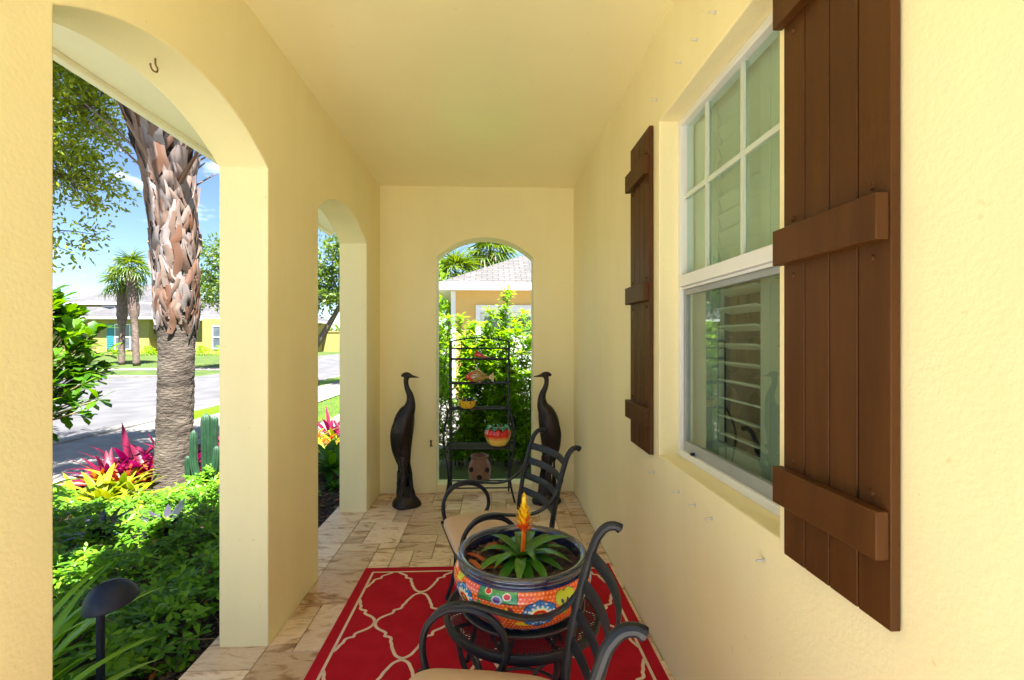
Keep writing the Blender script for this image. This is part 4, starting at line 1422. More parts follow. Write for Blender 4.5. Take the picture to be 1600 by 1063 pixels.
# bromeliads: (x, y, material, size)
spots = [
    (-4.05, 5.75, 'l_magenta', .40, 'magenta spiky bromeliad farthest left by the sidewalk'), (-3.80, 5.95, 'l_magenta', .42, 'magenta spiky bromeliad second from left by the sidewalk'),
    (-3.52, 5.80, 'l_magenta', .42, 'magenta spiky bromeliad touching the left side of the palm trunk'), (-4.02, 5.40, 'l_magenta', .34, 'small magenta bromeliad at the left end, in front of its row'),
    (-3.72, 5.50, 'l_magenta', .36, 'magenta bromeliad in the front row just behind the orange ones'), (-3.15, 6.05, 'l_magenta', .40, 'magenta bromeliad behind the palm trunk, left of the cactus'), (-2.95, 6.3, 'l_magenta', .38, 'magenta bromeliad directly behind the cactus'),
    (-3.98, 5.02, 'l_orange', .30, 'orange bromeliad farthest left before the magenta row'), (-3.55, 5.22, 'l_orange', .32, 'orange bromeliad nearest the palm trunk'), (-3.78, 5.0, 'l_orange', .30, 'orange bromeliad between the two other orange ones'),
    (-3.90, 4.62, 'l_lime', .36, 'lime yellow bromeliad at the left, in front of the orange ones'), (-3.62, 4.55, 'l_lime', .42, 'largest lime yellow bromeliad, left of the palm trunk'), (-3.40, 4.40, 'l_lime', .38, 'lime yellow bromeliad in front of the left foot of the palm trunk'),
    (-3.66, 4.86, 'l_lime', .40, 'lime yellow bromeliad in the back row left of the palm trunk'), (-3.36, 4.62, 'l_lime', .34, 'lime yellow bromeliad touching the palm trunk'), (-3.98, 4.3, 'l_lime', .30, 'lime yellow bromeliad at the far left edge of the bed'),
    (-2.82, 5.50, 'l_lime', .36, 'lime yellow bromeliad behind the cactus'), (-2.65, 5.75, 'l_lime', .36, 'lime yellow bromeliad between cactus and first pillar, farther one'), (-2.62, 5.2, 'l_lime', .30, 'lime yellow bromeliad between cactus and first pillar, nearer one'),
    (-2.12, 6.1, 'l_lime', .44, 'lime yellow bromeliad nearest the mulch, seen through the second arch'), (-2.42, 6.55, 'l_orange', .42, 'larger orange bromeliad seen through the second arch'), (-2.25, 6.9, 'l_lime', .44, 'lime yellow bromeliad right of the orange ones through the second arch'),
    (-2.05, 6.45, 'l_orange', .36, 'smaller orange bromeliad by the right jamb of the second arch'), (-2.25, 7.3, 'l_magenta', .40, 'magenta bromeliad on the right through the second arch'), (-2.55, 7.6, 'l_magenta', .44, 'magenta bromeliad farthest off through the second arch'),
    (-2.62, 7.0, 'l_lime', .40, 'lime yellow bromeliad left of the orange ones through the second arch'), (-2.9, 7.2, 'l_lime', .42, 'lime yellow bromeliad farthest left through the second arch'),
]
desc = {'l_magenta': 'magenta', 'l_orange': 'orange', 'l_lime': 'lime yellow'}
protos = {}
for mm in desc:
    protos[mm] = [rosette('bromeliad_plant', 26, 1.0, .125, M[mm], 15, 80, (.25, .9) if mm != 'l_lime' else (.6, 1.5), 'lance', 6) for _ in range(2)]
used = {}
for (x, y, mm, s, lab) in spots:
    second = y > 6.0 and x > -2.93 or (x > -2.3)
    k = used.get(mm, 0); used[mm] = k + 1
    o = protos[mm][k] if k < 2 else protos[mm][k % 2].copy()
    if k >= 2: COL.objects.link(o)
    where = 'in the bed seen through the second arch' if second else ('right of the palm trunk' if x > -3.2 else 'in the bed left of the palm trunk')
    place(o, x, y - (.25 if mm == 'l_magenta' and not second else 0), sc=s * ((1.5 if mm == 'l_magenta' else 1.2) if not second else 1.15), label=lab, cat='bromeliad', group=desc[mm] + ' bromeliads ' + where)
# dark bromeliads in the ground cover
for k, (x, y) in enumerate(((-2.72, 3.42), (-2.36, 3.55))):
    o = rosette('bromeliad_plant', 22, .27, .050, M['l_purple'], 10, 65, (.3, .9), 'strap', 5)
    place(o, x, y, .03, label=('dark purple bromeliad amid green ground cover, left one', 'dark purple bromeliad amid green ground cover, right one')[k], cat='bromeliad', group='dark bromeliads in the ground cover')
# broad green plants at the edge seen through the second arch
for k, (x, y) in enumerate(((-1.78, 5.35), (-1.95, 5.75), (-1.62, 5.0))):
    o = rosette('broadleaf_plant', 26, .30, .085, M['l_broad'], 10, 75, (.4, 1.2), 'ovate', 6, base_h=.08 if k < 2 else .03)
    place(o, x, y, GZ, sc=(1.25, 1.2, .5)[k], label=('broad-leaved green plant through the second arch, nearest the mulch', 'broad-leaved green plant through the second arch, behind the first', 'small broad-leaved seedling in mulch through the second arch')[k], cat='plant', group='broad-leaved plants past the second arch')
# plumeria stalk
o = empty('plumeria', (-2.62, 2.72, GZ), label='green-stemmed plumeria with leaf whorl at the left edge of the bed', cat='plant')
m_ = MB(); m_.tube(smooth_path([(-.10, -.10, 0), (-.03, -.05, .22), (.05, .02, .46), (.09, .08, .72)], 4), [.016 - .0006 * i for i in range(13)], 8)
m_.build('stem', M['greenstem'], o)
m_ = MB()
for i in range(20):
    a = i * 2.4; el = R(rnd(0, 45))
    m_.leaf((.09, .08, .72 - .006 * i), (math.cos(a) * math.cos(el), math.sin(a) * math.cos(el), math.sin(el)), (0, 0, 1), rnd(.13, .2), .035, rnd(.5, 1.2), 'lance', 5, .3)
m_.build('foliage', M['l_strap'], o, auto=None)

# cactus
cac = empty('cactus', (-2.72, 4.62, GZ), label='ribbed columnar cactus with several arms right of the palm trunk', cat='cactus')
def cactus_arm(path, r):
    P = smooth_path(path, 6); m_ = MB(); rings = []
    nR, n = 7, 42
    for i, p in enumerate(P):
        t = i / (len(P) - 1)
        rr = r * (0.8 + .2 * min(1, t * 4)) * (1 if t < .86 else math.sqrt(max(.02, 1 - ((t - .86) / .14) ** 2)))
        tg = (P[min(i + 1, len(P) - 1)] - P[max(i - 1, 0)]).normalized()
        s = tg.cross(Vector((0, 1, 0))).normalized(); q = s.cross(tg)
        rings.append([p + (s * math.cos(a) + q * math.sin(a)) * rr * (0.66 + .34 * abs(math.cos(nR * a / 2)) ** .8) for a in [2 * math.pi * j / n for j in range(n)]])
    m_.ring_sweep(rings)
    m_.build('arm', M['cactus'], cac, auto=None)
cactus_arm([(0.02, 0.02, 0), (0.01, 0.02, .3), (0.015, 0, .62), (0.01, 0, .90)], .055)
cactus_arm([(0.07, 0.03, 0), (0.075, 0.03, .3), (0.085, 0.02, .70), (0.09, 0.02, .87)], .040)
cactus_arm([(-0.02, 0, .0), (-0.06, -.02, .22), (-0.105, -.02, .42), (-0.105, -.02, .74)], .040)
cactus_arm([(0.05, -.01, .0), (0.08, -.03, .20), (0.125, -.03, .38), (0.135, -.02, .58)], .038)
cactus_arm([(-0.10, 0, .15), (-0.16, 0, .22), (-0.18, 0, .35), (-.18, 0, .48)], .030)

cac.scale = (.88, .88, .95)

# path light
pl = empty('path_light', (-1.535, 1.93, GZ), label='dark path light with tilted dome hat in front of the plants', cat='path light')
m_ = MB(); m_.tube([(0, 0, 0), (0, 0, .535)], .014, 14); m_.build('post', M['blacklamp'], pl)
m_ = MB()
prof = [(0.0, 0.052), (0.018, 0.050), (0.040, 0.044), (0.062, 0.032), (0.080, 0.014), (0.090, -0.006), (0.092, -0.014), (0.088, -0.014), (0.076, 0.008), (0.058, 0.026), (0.03, 0.038), (0.0, 0.042)]
m_.lathe([(p.x, p.z) for p in smooth_path([(r, 0, z) for r, z in prof], 3)], 40)
hat = m_.build('hat', M['blacklamp'], pl); hat.location = (0.030, 0.01, .535); hat.rotation_euler = (R(4), R(-9), R(25)); hat.scale = (1.0, 1.0, 1.25)
m_ = MB()
m_.tube([(0.0935 * math.sin(a) * 1.0, 0, 0.0535 * math.cos(a) * 1.0 - .001) for a in [(-1.45 + 2.9 * k / 16) for k in range(17)]], .0016, 6)
m_.build('seam', M['iron'], hat)

# ------------------------------------------------------------------ big cabbage palm
PXX, PYY = -3.30, 5.05
def big_palm():
    t = empty('cabbage_palm', (PXX, PYY, GZ), label='large palm with shaggy split leaf bases on its trunk, beyond the first arch', cat='palm tree')
    def axis(z):
        k = max(0, (z - 2.3) / 1.6)
        return Vector((0.03 * math.sin(z * 1.1) - .17 * k * k, 0.02 * math.sin(z * .8), z))
    def rad(z):
        base = 0.170 + 0.035 * max(0, 1 - z / .25) ** 2 - .012 * math.sin(z * 1.5)
        return base + 0.05 * min(1, max(0, (z - 3.0) / 1.0))
    m_ = MB(); rings = []; n = 72; Z = [i * .022 for i in range(int(4.9 / .022))]
    for z in Z:
        c = axis(z)
        ring = []
        for j in range(n):
            a = 2 * math.pi * j / n
            q = noise.noise(Vector((math.cos(a) * 2.2, math.sin(a) * 2.2, z * 7)))
            q2 = noise.noise(Vector((math.cos(a) * 7, math.sin(a) * 7, z * 16)))
            q3 = noise.noise(Vector((math.cos(a) * 3 + 9, math.sin(a) * 3, z * 2.0)))
            stp = 0.0035 * math.sin(z * 75 + 5 * q + 5 * q3 + 1.6 * math.sin(a * 3)) + 0.005 * q3
            r = rad(z) * (1 + .030 * q + .028 * q2) + stp
            ring.append(c + Vector((r * math.cos(a), r * math.sin(a), 0)))
        rings.append(ring)
    m_.ring_sweep(rings)
    m_.build('trunk', M['trunk'], t, auto=None)
    # boots : split leaf bases crossing each other
    m_ = MB(); N = 330
    for i in range(N):
        k = i / N
        z = 1.60 + (4.85 - 1.60) * k
        a = i * 2.39996 + rnd(-.35, .35)
        r = rad(z); c = axis(z + rnd(-.04, .04))
        out = Vector((math.cos(a), math.sin(a), 0)); tan = Vector((-math.sin(a), math.cos(a), 0))
        flare = max(0, (z - 3.0) / 1.4)
        L = rnd(.22, .36) * (1 + .60 * flare)
        lean = rnd(.0, .07) + .95 * flare * rnd(.6, 1.15)
        skew = rnd(-.10, .10); tpr = random.choice((.25, .4, .55, .9))
        W_ = rnd(.060, .100) * (1 + .25 * flare)
        tipp = c + out * (r + .012 + L * lean) + tan * skew + Vector((0, 0, L))
        for s in (-1, 1):
            p0 = c + out * (r + rnd(-.018, .0)) + tan * s * rnd(.060, .095)
            p1 = c + out * (r + .006 + L * lean * .25) + tan * (s * rnd(.035, .055) + skew * .3) + Vector((0, 0, L * .33))
            p2 = c.lerp(tipp, 1) * .62 + (c + out * (r + .02)) * .38 + tan * s * .018
            p3 = tipp + tan * s * rnd(.008, .026) + Vector((0, 0, rnd(-.05, .03)))
            P = smooth_path([p0, p1, p2, p3], 3)
            wd = [W_ * (.55 + .45 * min(1, q / 4)) * (1 - tpr * (q / 9) ** 1.5) for q in range(10)]
            wdir = (tan + out * rnd(-.5, .5)).normalized()
            th = rnd(.005, .012)
            rings2 = []
            for q, p in enumerate(P):
                tg = (P[min(q + 1, 9)] - P[max(q - 1, 0)]).normalized()
                wv = (wdir - tg * wdir.dot(tg)).normalized(); nn = tg.cross(wv)
                if nn.dot(out) < 0: nn = -nn
                w_ = wd[q]
                rings2.append([p + wv * w_ * .5 + nn * th * .3, p + wv * w_ * .22 + nn * th * .9, p - wv * w_ * .22 + nn * th * .9, p - wv * w_ * .5 + nn * th * .3, p - wv * w_ * .2 - nn * th * .6, p + wv * w_ * .2 - nn * th * .6])
            m_.ring_sweep(rings2)
    # fibre wisps and a few long stubs
    for i in range(26):
        z = rnd(2.9, 4.6); a = rnd(0, 6.28); c = axis(z); out = Vector((math.cos(a), math.sin(a), 0))
        L = rnd(.3, .7)
        P = smooth_path([c + out * rad(z), c + out * (rad(z) + L * .35) + Vector((0, 0, L * .35)), c + out * (rad(z) + L * .8) + Vector((0, 0, L * .75))], 3)
        m_.tube(P, [.028 - .0028 * q for q in range(len(P))], 6, flat=.5)
    m_.build('leaf_bases', M['boot'], t, auto=40)
    m_ = MB()
    top = axis(4.9)
    for i in range(34):
        a = i * 2.4; el = R(rnd(22, 85))
        fan_leaf(m_, top + Vector((.1 * math.cos(a), .1 * math.sin(a), 0)), Vector((math.cos(a) * math.cos(el), math.sin(a) * math.cos(el), math.sin(el))), rnd(1.0, 1.4), rnd(.75, .95), 22)
    m_.build('crown', M['l_palm'], t, auto=None)

def fan_leaf(m_, base, d, pet, R_, nseg=18, droop=.9):
    d = Vector(d).normalized()
    tip = base + d * pet
    m_.tube([base, base + d * pet * .5, tip], [.018, .012, .008], 5)
    s = d.cross(Vector((0, 0, 1)))
    if s.length < 1e-3: s = Vector((1, 0, 0))
    s.normalize(); u = s.cross(d).normalized()
    d2 = (d * .9 - Vector((0, 0, .35))).normalized()
    for k in range(nseg):
        a = (k / (nseg - 1) - .5) * R(250)
        q = (d2 * math.cos(a) + s * math.sin(a)).normalized()
        m_.leaf(tip, q, u, R_ * (.65 + .35 * math.cos(a * .7)) * rnd(.9, 1.05), R_ * .085, droop * rnd(.6, 1.2), 'fanseg', 3, .4)
big_palm()

# ------------------------------------------------------------------ shrubs and trees
def broad_shrub():
    o = empty('broadleaf_shrub', (-2.84, 2.75, GZ), label='glossy broad-leaved shrub peeking past the near pier', cat='shrub')
    m_ = MB(); st = MB()
    for i in range(520):
        t_ = random.random()
        c = Vector((-.05, .0, 1.42)) + Vector((rnd(-.52, .52), rnd(-.5, .5), rnd(-.50, .46)))
        if ((c.x + .05) / .56) ** 2 + (c.y / .56) ** 2 + ((c.z - 1.42) / .52) ** 2 > 1: continue
        d = (c - Vector((-.05, 0, 1.1))).normalized()
        st.tube([Vector((-.05, 0, 1.0)).lerp(c, .3), c], .004, 4)
        for k in range(13):
            q = (d + rdir(-.6, .8) * .9).normalized()
            m_.leaf(c + d * rnd(-.06, .05), q, (0, 0, 1), rnd(.07, .11), rnd(.042, .058), rnd(.1, .7), 'obovate', 4, .12)
    for (cx, cy, cz) in ((.60, -.05, 1.16), (.50, .0, 1.20), (.68, -.05, 1.22), (.42, .05, 1.25), (.55, 0, 1.3), (.22, -.05, .80), (.14, -.05, .82), (.30, -.08, .78), (.18, -.0, .86)):
        st.tube([(0, 0, 1.0), (cx, cy, cz)], .004, 4)
        for k in range(8):
            q = (Vector((.6, -.1, .1)) + rdir(-.5, .8)).normalized()
            m_.leaf(Vector((cx, cy, cz)), q, (0, 0, 1), rnd(.07, .10), rnd(.036, .050), rnd(.1, .6), 'obovate', 4, .12)
    st.tube([(0, 0, 0), (-.03, 0, .6), (-.05, 0, 1.1)], [.022, .018, .012], 8)
    st.build('stem', M['stem'], o, auto=None)
    m_.build('foliage', M['l_broad'], o, auto=None)
broad_shrub()

def branch_tree(name, loc, trunk_path, trunk_r, blobs, nleaf, leaf_l, leaf_w, leafmat, label, cat='tree', group=None, cluster=9, shape='ovate', segs=2, twig=.5, sag=0):
    o = empty(name, loc, label=label, cat=cat, group=group)
    st = MB(); m_ = MB()
    P = smooth_path(trunk_path, 4)
    st.tube(P, [trunk_r * (1 - .6 * i / (len(P) - 1)) for i in range(len(P))], 12)
    top = P[-1]
    tot = sum(b[3] ** 2 for b in blobs)
    for (bx, by, bz, br) in blobs:
        bc = Vector((bx, by, bz))
        mid = top.lerp(bc, .5) + rdir() * br * .15
        st.tube(smooth_path([top, mid, bc], 4), [trunk_r * .24 * (1 - .08 * k) for k in range(9)], 7)
        n = int(nleaf * br * br / tot / cluster)
        for i in range(n):
            d = rdir(); rr = br * (random.random() ** .42)
            c = bc + Vector((d.x * rr, d.y * rr, d.z * rr * .8))
            if noise.noise(c * 1.6) < -.14: continue
            if i % 5 == 0:
                st.tube([bc.lerp(c, .25), bc.lerp(c, .6) + rdir() * .05, c], [.007, .005, .003], 4)
            td = (d + rdir() * .8).normalized(); td.z -= sag
            for k in range(cluster):
                p = c + td * (k / cluster - .5) * twig + rdir() * leaf_l * .5
                m_.leaf(p, (td + rdir() * 1.1), rdir(0, 1), leaf_l * rnd(.7, 1.2), leaf_w * rnd(.8, 1.2), rnd(0, .8), shape, segs, .1)
    st.build('trunk', M['bark'], o, auto=None)
    m_.build('crown', leafmat, o, auto=None)
    return o

# oak by the kerb; only its right-hand boughs reach into the first arch
branch_tree('oak_tree', (-6.06, 5.2, -0.16), [(0, 0, 0), (.05, .05, 1.2), (-.05, .1, 2.4), (0, 0, 3.4)], .16,
            [(.95, .1, 3.9, .85), (.75, -.1, 3.0, .60), (1.15, .3, 4.7, .8), (.2, -.2, 4.9, 1.2), (-.4, -1.0, 4.3, 1.0), (1.45, .15, 3.35, .55), (.55, .3, 5.6, 1.0), (1.75, .2, 4.15, .5), (1.25, .1, 2.75, .5)],
            44000, .062, .028, M['l_oak'], 'leafy oak whose small-leaved boughs hang in the first arch', shape='ovate2', cluster=10, twig=.42)
branch_tree('street_tree', (-5.95, 16.2, -0.13), [(0, 0, 0), (-.1, 0, 1.0), (.35, .1, 1.9), (.9, 0, 2.8)], .16,
            [(.4, 0, 4.0, 1.3), (1.2, 0, 3.3, 1.1), (-.6, .3, 3.6, 1.2), (1.0, 0, 4.5, 1.0), (0, -.3, 2.9, .9)], 11000, .13, .065, M['l_far'],
            'round-crowned street tree beyond the second arch', shape='ovate2', cluster=8, twig=.6)
branch_tree('lawn_tree', (-13.2, 24.5, 0.0), [(0, 0, 0), (0, 0, 1.5), (.1, 0, 2.5)], .18,
            [(0, 0, 4.3, 1.8), (-1.3, 0, 3.8, 1.4), (-.6, 0, 5.6, 1.2), (1.2, 0, 4.2, 1.5)], 9000, .17, .08, M['l_far'],
            'dark leafy tree on the lawn just left of the first pillar', shape='ovate2', cluster=8, twig=.7)

def small_palm(name, x, y, h, lean, tr, label, nl=30, R_=.85, group=None, pet=.65):
    z0 = gh(x, y)
    o = empty(name, (x, y, z0), label=label, cat='palm tree', group=group)
    m_ = MB(); P = [Vector((lean * (k / 24) ** 1.5, 0, h * k / 24)) for k in range(25)]
    m_.tube(P, [tr * (1.05 - .15 * (k / 24) + .75 * min(1, max(0, (k - 11) / 3)) + .10 * (k % 2)) * (1 if k < 23 else .6) for k in range(25)], 12)
    m_.build('trunk', M['bark2'], o, auto=None)
    m_ = MB()
    top = P[-1]
    for i in range(nl):
        a = i * 2.4; el = R(-30 + 115 * (i / nl) + rnd(-8, 8))
        fan_leaf(m_, top, (math.cos(a) * math.cos(el), math.sin(a) * math.cos(el), math.sin(el)), pet * rnd(.85, 1.1), R_ * rnd(.85, 1.1), 14)
    m_.build('crown', M['l_palm'], o, auto=None)
    return o
M['bark2'] = mat('pinkish palm trunk', (0.11, 0.07, 0.055), (0.21, 0.15, 0.12), 0.9, 9, .6, 30, bdist=.03)
small_palm('fan_palm', -20.5, 27.2, 4.45, 0.05, .145, 'shorter fan palm in front of the teal-shuttered window across the street', group='fan palms across the street')
small_palm('fan_palm', -19.28, 26.6, 5.15, -.30, .15, 'taller fan palm, right of the pair across the street', group='fan palms across the street')
small_palm('fan_palm', -.2, 20.5, 5.2, .1, .2, 'fan palm rising behind the garage roof in the back arch', nl=34, R_=1.0)
small_palm('fan_palm', -1.6, 19.5, 4.2, .1, .2, 'lower fan palm behind the left end of the garage roof', nl=30, R_=1.0)
small_palm('dwarf_palm', -22.0, 34.0, 1.3, .3, .10, 'small palm before the right wing of the yellow house', nl=20, R_=.6, pet=.4)
branch_tree('tree', (-2.4, 17.0, -.16), [(0, 0, 0), (0, 0, 2)], .15, [(0, 0, 3.3, 1.3), (.9, .2, 3.1, 1.0), (-1.2, 0, 3.0, 1.2)], 6000, .16, .08, M['l_hedge'],
            'bright green tree behind the left eave of the garage', shape='ovate2', cluster=8, twig=.6)

# screening shrubs beyond the back arch: upright stems with leaf whorls
def screen_shrub(label, x, y, stems, h):
    o = empty('screen_shrub', (x, y, -.16), label=label, cat='shrub', group='screening shrubs beyond the back arch')
    m_ = MB(); st = MB()
    for s in range(stems):
        bx, by = rnd(-.05, .05), rnd(-.05, .05)
        tx, ty = bx + rnd(-.30, .30), by + rnd(-.2, .2)
        hh = h * rnd(.62, 1.0) if s else h
        if not s: tx = ty = 0.02
        P = smooth_path([(bx, by, 0), ((bx + tx) / 2 + rnd(-.05, .05), (by + ty) / 2, hh * .5), (tx, ty, hh)], 5)
        st.tube(P, [.010 - .0006 * i for i in range(len(P))], 6)
        nz = int(hh / .062)
        for k in range(2, nz):
            f = k / nz
            idx = min(len(P) - 2, int(f * (len(P) - 1))); c = P[idx].lerp(P[idx + 1], f * (len(P) - 1) - idx)
            for w_ in range(3):
                side = rdir(0, .5) * (rnd(.02, .22 * (1.25 - f)) if w_ else .01)
                cc = c + side
                if side.length > .05: st.tube([c, cc], .003, 4)
                n = random.randint(6, 9); ph = rnd(0, 6.28)
                for q in range(n):
                    a = ph + q * 2 * math.pi / n; el = rnd(.0, 1.0)
                    m_.leaf(cc, (math.cos(a) * math.cos(el), math.sin(a) * math.cos(el), math.sin(el)), (0, 0, 1), rnd(.075, .125), rnd(.026, .040), rnd(.2, 1.1), 'obovate', 3, .2)
    st.build('stem', M['stem'], o, auto=None)
    m_.build('foliage', M['l_hedge'], o, auto=None)
for a in (('screening shrub at the left edge of the back arch', -.72, 5.80, 7, 1.92), ('screening shrub left of centre behind the rack', -.42, 5.95, 6, 1.88), ('low screening shrub behind the middle of the rack', -.12, 6.10, 7, 1.80), ('screening shrub filling the gap behind the yellow bowl', -.28, 6.28, 8, 1.78), ('screening shrub filling the gap by the right jamb of the back arch', .38, 6.15, 8, 1.95), ('screening shrub filling the gap behind the red pot', .06, 6.35, 8, 1.66),
          ('tallest screening shrub, reaching the roof eave right of the rack', .17, 5.95, 8, 2.22), ('screening shrub at the right edge of the back arch', .46, 5.85, 6, 1.80), ('screening shrub beyond the right jamb of the back arch', .78, 5.90, 6, 1.9), ('screening shrub beyond the left jamb of the back arch', -1.05, 5.95, 6, 1.8)):
    screen_shrub(*a)
for k, x in enumerate((-.55, -.33, .28, .05)):
    o = rosette('border_plant', 22, .16, .03, M['l_broad'] if k % 2 else M['l_cover'], 10, 80, (.4, 1.2), 'lance', 4)
    place(o, x, 4.83, GZ, sc=1.1, label='small leafy border plant at the foot of the back arch, ' + ('leftmost of four', 'second from left', 'rightmost of four', 'third from left')[k], cat='plant', group='border plants at the foot of the back arch')

# distant planting
for k, (x, y, r) in enumerate(((-24.5, 34.9, .55), (-23.2, 34.8, .5), (-20.6, 34.7, .6), (-19.2, 34.8, .7), (-26.5, 34.9, .5))):
    m_ = MB()
    for i in range(500):
        d = rdir(-.1, 1); c = d * r * random.random() ** .35
        m_.leaf(c, d + rdir() * .7, (0, 0, 1), .14, .07, .3, 'ovate2', 2, .1)
    o = m_.build('bush', M['l_hedge'], auto=None)
    place(o, x, y, gh(x, y) + .05, label='low green bush against the yellow house across the street, ' + ('in front of the left wing', 'beneath the middle eave', 'left of the right wing window', 'at the far right wing', 'below the teal shutters')[k], cat='bush', group='bushes along the yellow house')

# ------------------------------------------------------------------ buildings
def hip_roof(mb, x0, x1, y0, y1, z, pitch, ov=.4, m=0):
    x0 -= ov; x1 += ov; y0 -= ov; y1 += ov
    w_, d_ = x1 - x0, y1 - y0; h = min(w_, d_) / 2 * pitch
    if w_ >= d_:
        a, b = Vector((x0 + d_ / 2, (y0 + y1) / 2, z + h)), Vector((x1 - d_ / 2, (y0 + y1) / 2, z + h))
    else:
        a, b = Vector(((x0 + x1) / 2, y0 + w_ / 2, z + h)), Vector(((x0 + x1) / 2, y1 - w_ / 2, z + h))
    p = [Vector((x0, y0, z)), Vector((x1, y0, z)), Vector((x1, y1, z)), Vector((x0, y1, z))]
    if w_ >= d_:
        mb.poly([p[0], p[1], b, a], m); mb.poly([p[1], p[2], b], m); mb.poly([p[2], p[3], a, b], m); mb.poly([p[3], p[0], a], m)
    else:
        mb.poly([p[0], p[1], a], m); mb.poly([p[1], p[2], b, a], m); mb.poly([p[2], p[3], b], m); mb.poly([p[3], p[0], a, b], m)
    mb.poly([p[3], p[2], p[1], p[0]], m)
def fascia(name, x0, x1, y0, y1, z, ov, h, m, parent):
    f = MB(); x0 -= ov; x1 += ov; y0 -= ov; y1 += ov; t_ = .04
    f.box(x0 - t_, x1 + t_, y0 - t_, y0, z - h, z + .02); f.box(x0 - t_, x1 + t_, y1, y1 + t_, z - h, z + .02)
    f.box(x0 - t_, x0, y0, y1, z - h, z + .02); f.box(x1, x1 + t_, y0, y1, z - h, z + .02)
    f.box(x0, x1, y0, y1, z - h + .01, z - h + .03)
    f.build(name, m, parent, smooth=False)
def house_window(parent, xc, yf, zb, w_, h_, shutters=None):
    f = MB(); t_ = .07
    f.box(xc - w_ / 2 - t_, xc - w_ / 2, yf - .05, yf + .02, zb - t_, zb + h_ + t_); f.box(xc + w_ / 2, xc + w_ / 2 + t_, yf - .05, yf + .02, zb - t_, zb + h_ + t_)
    f.box(xc - w_ / 2, xc + w_ / 2, yf - .05, yf + .02, zb - t_, zb); f.box(xc - w_ / 2, xc + w_ / 2, yf - .05, yf + .02, zb + h_, zb + h_ + t_)
    f.box(xc - w_ / 2, xc + w_ / 2, yf - .045, yf + .02, zb + h_ / 2 - .03, zb + h_ / 2 + .03)
    o = f.build('window', M['white'], parent, smooth=False)
    g = MB(); g.box(xc - w_ / 2, xc + w_ / 2, yf - .02, yf - .01, zb, zb + h_); g.build('pane', M['darkglass'], o, smooth=False)
    if shutters:
        for s in (-1, 1):
            x_ = xc + s * (w_ / 2 + t_ + .28)
            q = MB(); q.box(x_ - .25, x_ + .25, yf - .06, yf - .005, zb - .05, zb + h_ + .05)
            for k in range(12):
                q.box(x_ - .19, x_ + .19, yf - .075, yf - .055, zb + .05 + k * (h_ - .1) / 12, zb + .11 + k * (h_ - .1) / 12)
            q.build('shutter', shutters, parent, smooth=False)

yh = empty('yellow_house', (-25, 36, 0), label='yellow house with pale hip roofs and teal window shutters across the street', cat='house')
yh.location = (0, 0, 0)
ZB = 0.2
m_ = MB(); m_.box(-29.6, -25.2, 36, 46, ZB - .5, 3.05); m_.box(-25.2, -15.5, 36.9, 46, ZB - .5, 3.0); m_.box(-34.5, -26.5, 40, 50, ZB - .5, 4.35)
m_.box(-34.5, -29.6, 37.2, 40, ZB - .5, 3.0); m_.box(-21.5, -19.0, 36.2, 36.9, ZB - .5, 2.99)
m_.build('wall', M['housewall'], yh, smooth=False)
for q in ((-29.6, -25.2, 36, 46, 3.08, .45, .5), (-25.2, -15.5, 36.9, 46, 3.03, .45, .6), (-34.5, -26.5, 40, 50, 4.40, .46, .5), (-34.5, -29.0, 37.0, 41, 3.02, .4, .5)):
    m_ = MB(); hip_roof(m_, *q[:5], q[5], q[6]); m_.build('roof', M['roofwhite'], yh, smooth=False, recalc=True)
    fascia('fascia', *q[:4], q[4], q[6], .16, M['white'], yh)
house_window(yh, -27.05, 36, 0.75, 1.0, 1.75, M['tealwood'])
house_window(yh, -21.3 + .9, 36.2, 0.8, .62, 1.6)
house_window(yh, -17.8, 36.9, 0.8, .9, 1.6)
house_window(yh, -31.0, 39.8, 3.45, .9, .65)
m_ = MB(); m_.box(-30.35, -29.75, 37.08, 37.2, ZB, 2.4)
m_.build('door', mat('navy door', (.02, .05, .10), None, .4), yh, smooth=False)
m_ = MB(); m_.box(-29.3, -28.7, 35.97, 36.0, 1.9, 2.1)
m_.build('plaque', M['iron'], yh, smooth=False)

# low yellow garden wall and pale house past the second arch
gw = MB(); gw.box(-20, -8.2, 44.0, 44.3, 0, 2.1); gw.box(-20.1, -8.1, 43.95, 44.35, 2.1, 2.22)
tag(gw.build('garden_wall', M['housewall'], smooth=False), 'low yellow garden wall at the end of the street past the second arch', 'wall')
for k, (x0_, lab) in enumerate(((-52, 'pale roofed yellow house at the far left of the street'),)):
    q = empty('yellow_house', (0, 0, 0), label=lab, cat='house')
    m_ = MB(); m_.box(x0_, x0_ + 14, 38, 50, 0, 3.1); m_.build('wall', M['housewall'], q, smooth=False)
    m_ = MB(); hip_roof(m_, x0_, x0_ + 14, 38, 50, 3.12, .45, .5); m_.build('roof', M['roofwhite'], q, smooth=False, recalc=True)

# neighbour's garage seen through the back arch
ga = empty('garage', (0, 0, 0), label='apricot garage with pale tiled hip roof seen through the back arch', cat='garage')
GX0, GX1, GY0, GY1 = -1.09, 9.0, 12.6, 20.0
w = opening_wall('x', GY0, GY0 + .2, GX0, GX1, -.2, 2.80, [(-0.35, 4.5, -.2, 2.22, 2.22)])
w.build('wall', M['orangewall'], ga, smooth=False, merge=True)
m_ = MB(); m_.box(GX0, GX0 + .2, GY0 + .2, GY1, -.2, 2.8); m_.box(GX1 - .2, GX1, GY0 + .2, GY1, -.2, 2.8); m_.box(GX0 + .2, GX1 - .2, GY1 - .2, GY1, -.2, 2.8)
m_.build('wall', M['orangewall'], ga, smooth=False)
m_ = MB(); hip_roof(m_, GX0, GX1, GY0, GY1, 2.86, .48, .36); m_.build('roof', M['rooftile'], ga, smooth=False, recalc=True)
fascia('fascia', GX0, GX1, GY0, GY1, 2.86, .36, .17, M['white'], ga)
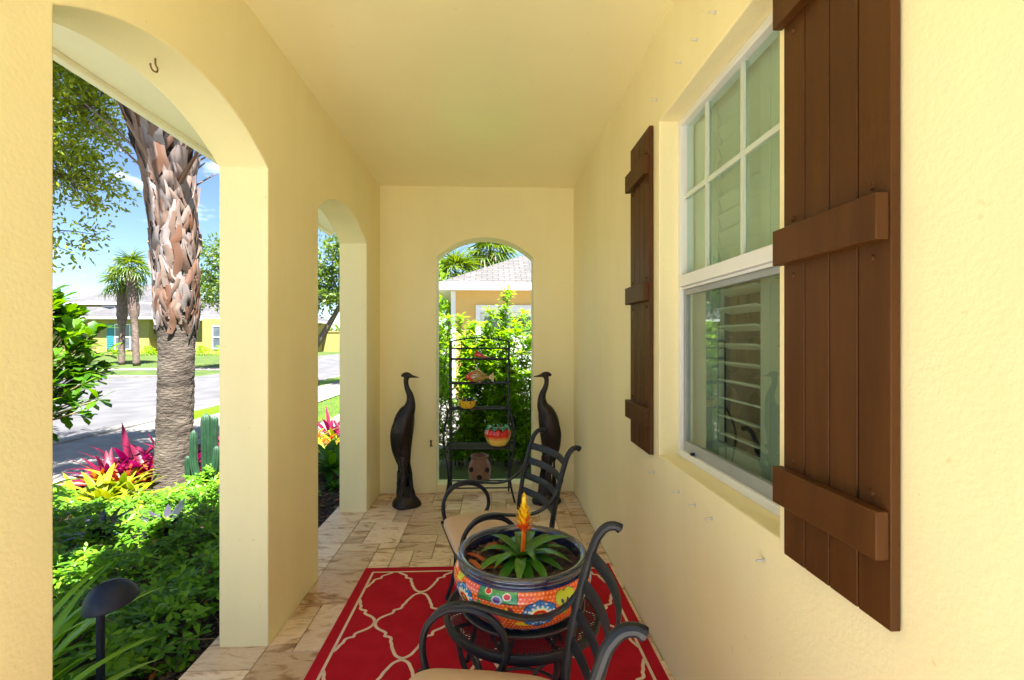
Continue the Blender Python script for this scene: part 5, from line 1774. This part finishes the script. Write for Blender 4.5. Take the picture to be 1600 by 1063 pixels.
m_ = MB(); m_.box(-0.45, 4.6, GY0 - .04, GY0 - .002, 2.15, 2.32); m_.box(-.45, -.33, GY0 - .04, GY0 - .002, -.2, 2.15); m_.box(-1.10, -.98, GY0 - .03, GY0 - .002, -.2, 2.68)
m_.build('trim', M['white'], ga, smooth=False)
m_ = MB(); m_.box(-.33, 4.5, GY0 + .06, GY0 + .10, -.16, 2.2)
for i in range(7):
    for j in range(4):
        if j == 3: continue
        m_.box(-.22 + i * .68, .32 + i * .68, GY0 + .045, GY0 + .0595, -.08 + j * .56, .34 + j * .56)
gd = m_.build('door', M['white'], ga, smooth=False)
m_ = MB()
for i in range(7): m_.box(-.22 + i * .68, .32 + i * .68, GY0 + .045, GY0 + .0595, 1.62, 2.02)
m_.build('pane', M['darkglass'], gd, smooth=False)

# tree line on the horizon
def tree_line():
    m_ = MB()
    for i in range(9000):
        ang = R(rnd(-62, 25)); dist = rnd(75, 95)
        x, y = math.sin(ang) * dist, math.cos(ang) * dist
        hmax = 4.2 + 2.2 * noise.noise(Vector((ang * 9, 0, 0))) + 1.2 * noise.noise(Vector((ang * 30, 4, 0)))
        z = hmax * random.random() ** .6
        m_.leaf((x, y, z), rdir(), (0, 0, 1), rnd(.8, 1.4), rnd(.5, .8), .4, 'ovate2', 2, .1)
    tag(m_.build('distant_trees', M['l_far'], auto=None), 'line of distant green trees beyond the houses', 'trees', kind='stuff')
tree_line()
# grass blades on the near verge strips
def grass():
    m_ = MB()
    for i in range(9000):
        x = rnd(-6.36, -5.78); y = 9.4 + 12 * random.random() ** 1.4
        m_.leaf((x, y, gh(x, y)), (rnd(-.4, .4), rnd(-.4, .4), 1), (1, 0, 0), rnd(.04, .09), .008, .5, 'lance', 2, .1)
    for i in range(14000):
        x = rnd(-4.25, -1.5); y = 9.2 + 14 * random.random() ** 1.3
        m_.leaf((x, y, gh(x, y)), (rnd(-.4, .4), rnd(-.4, .4), 1), (1, 0, 0), rnd(.04, .09), .009, .5, 'lance', 2, .1)
    tag(m_.build('grass', M['l_strap'], auto=None), 'short green grass along the sidewalk strips', 'grass', kind='stuff')
grass()
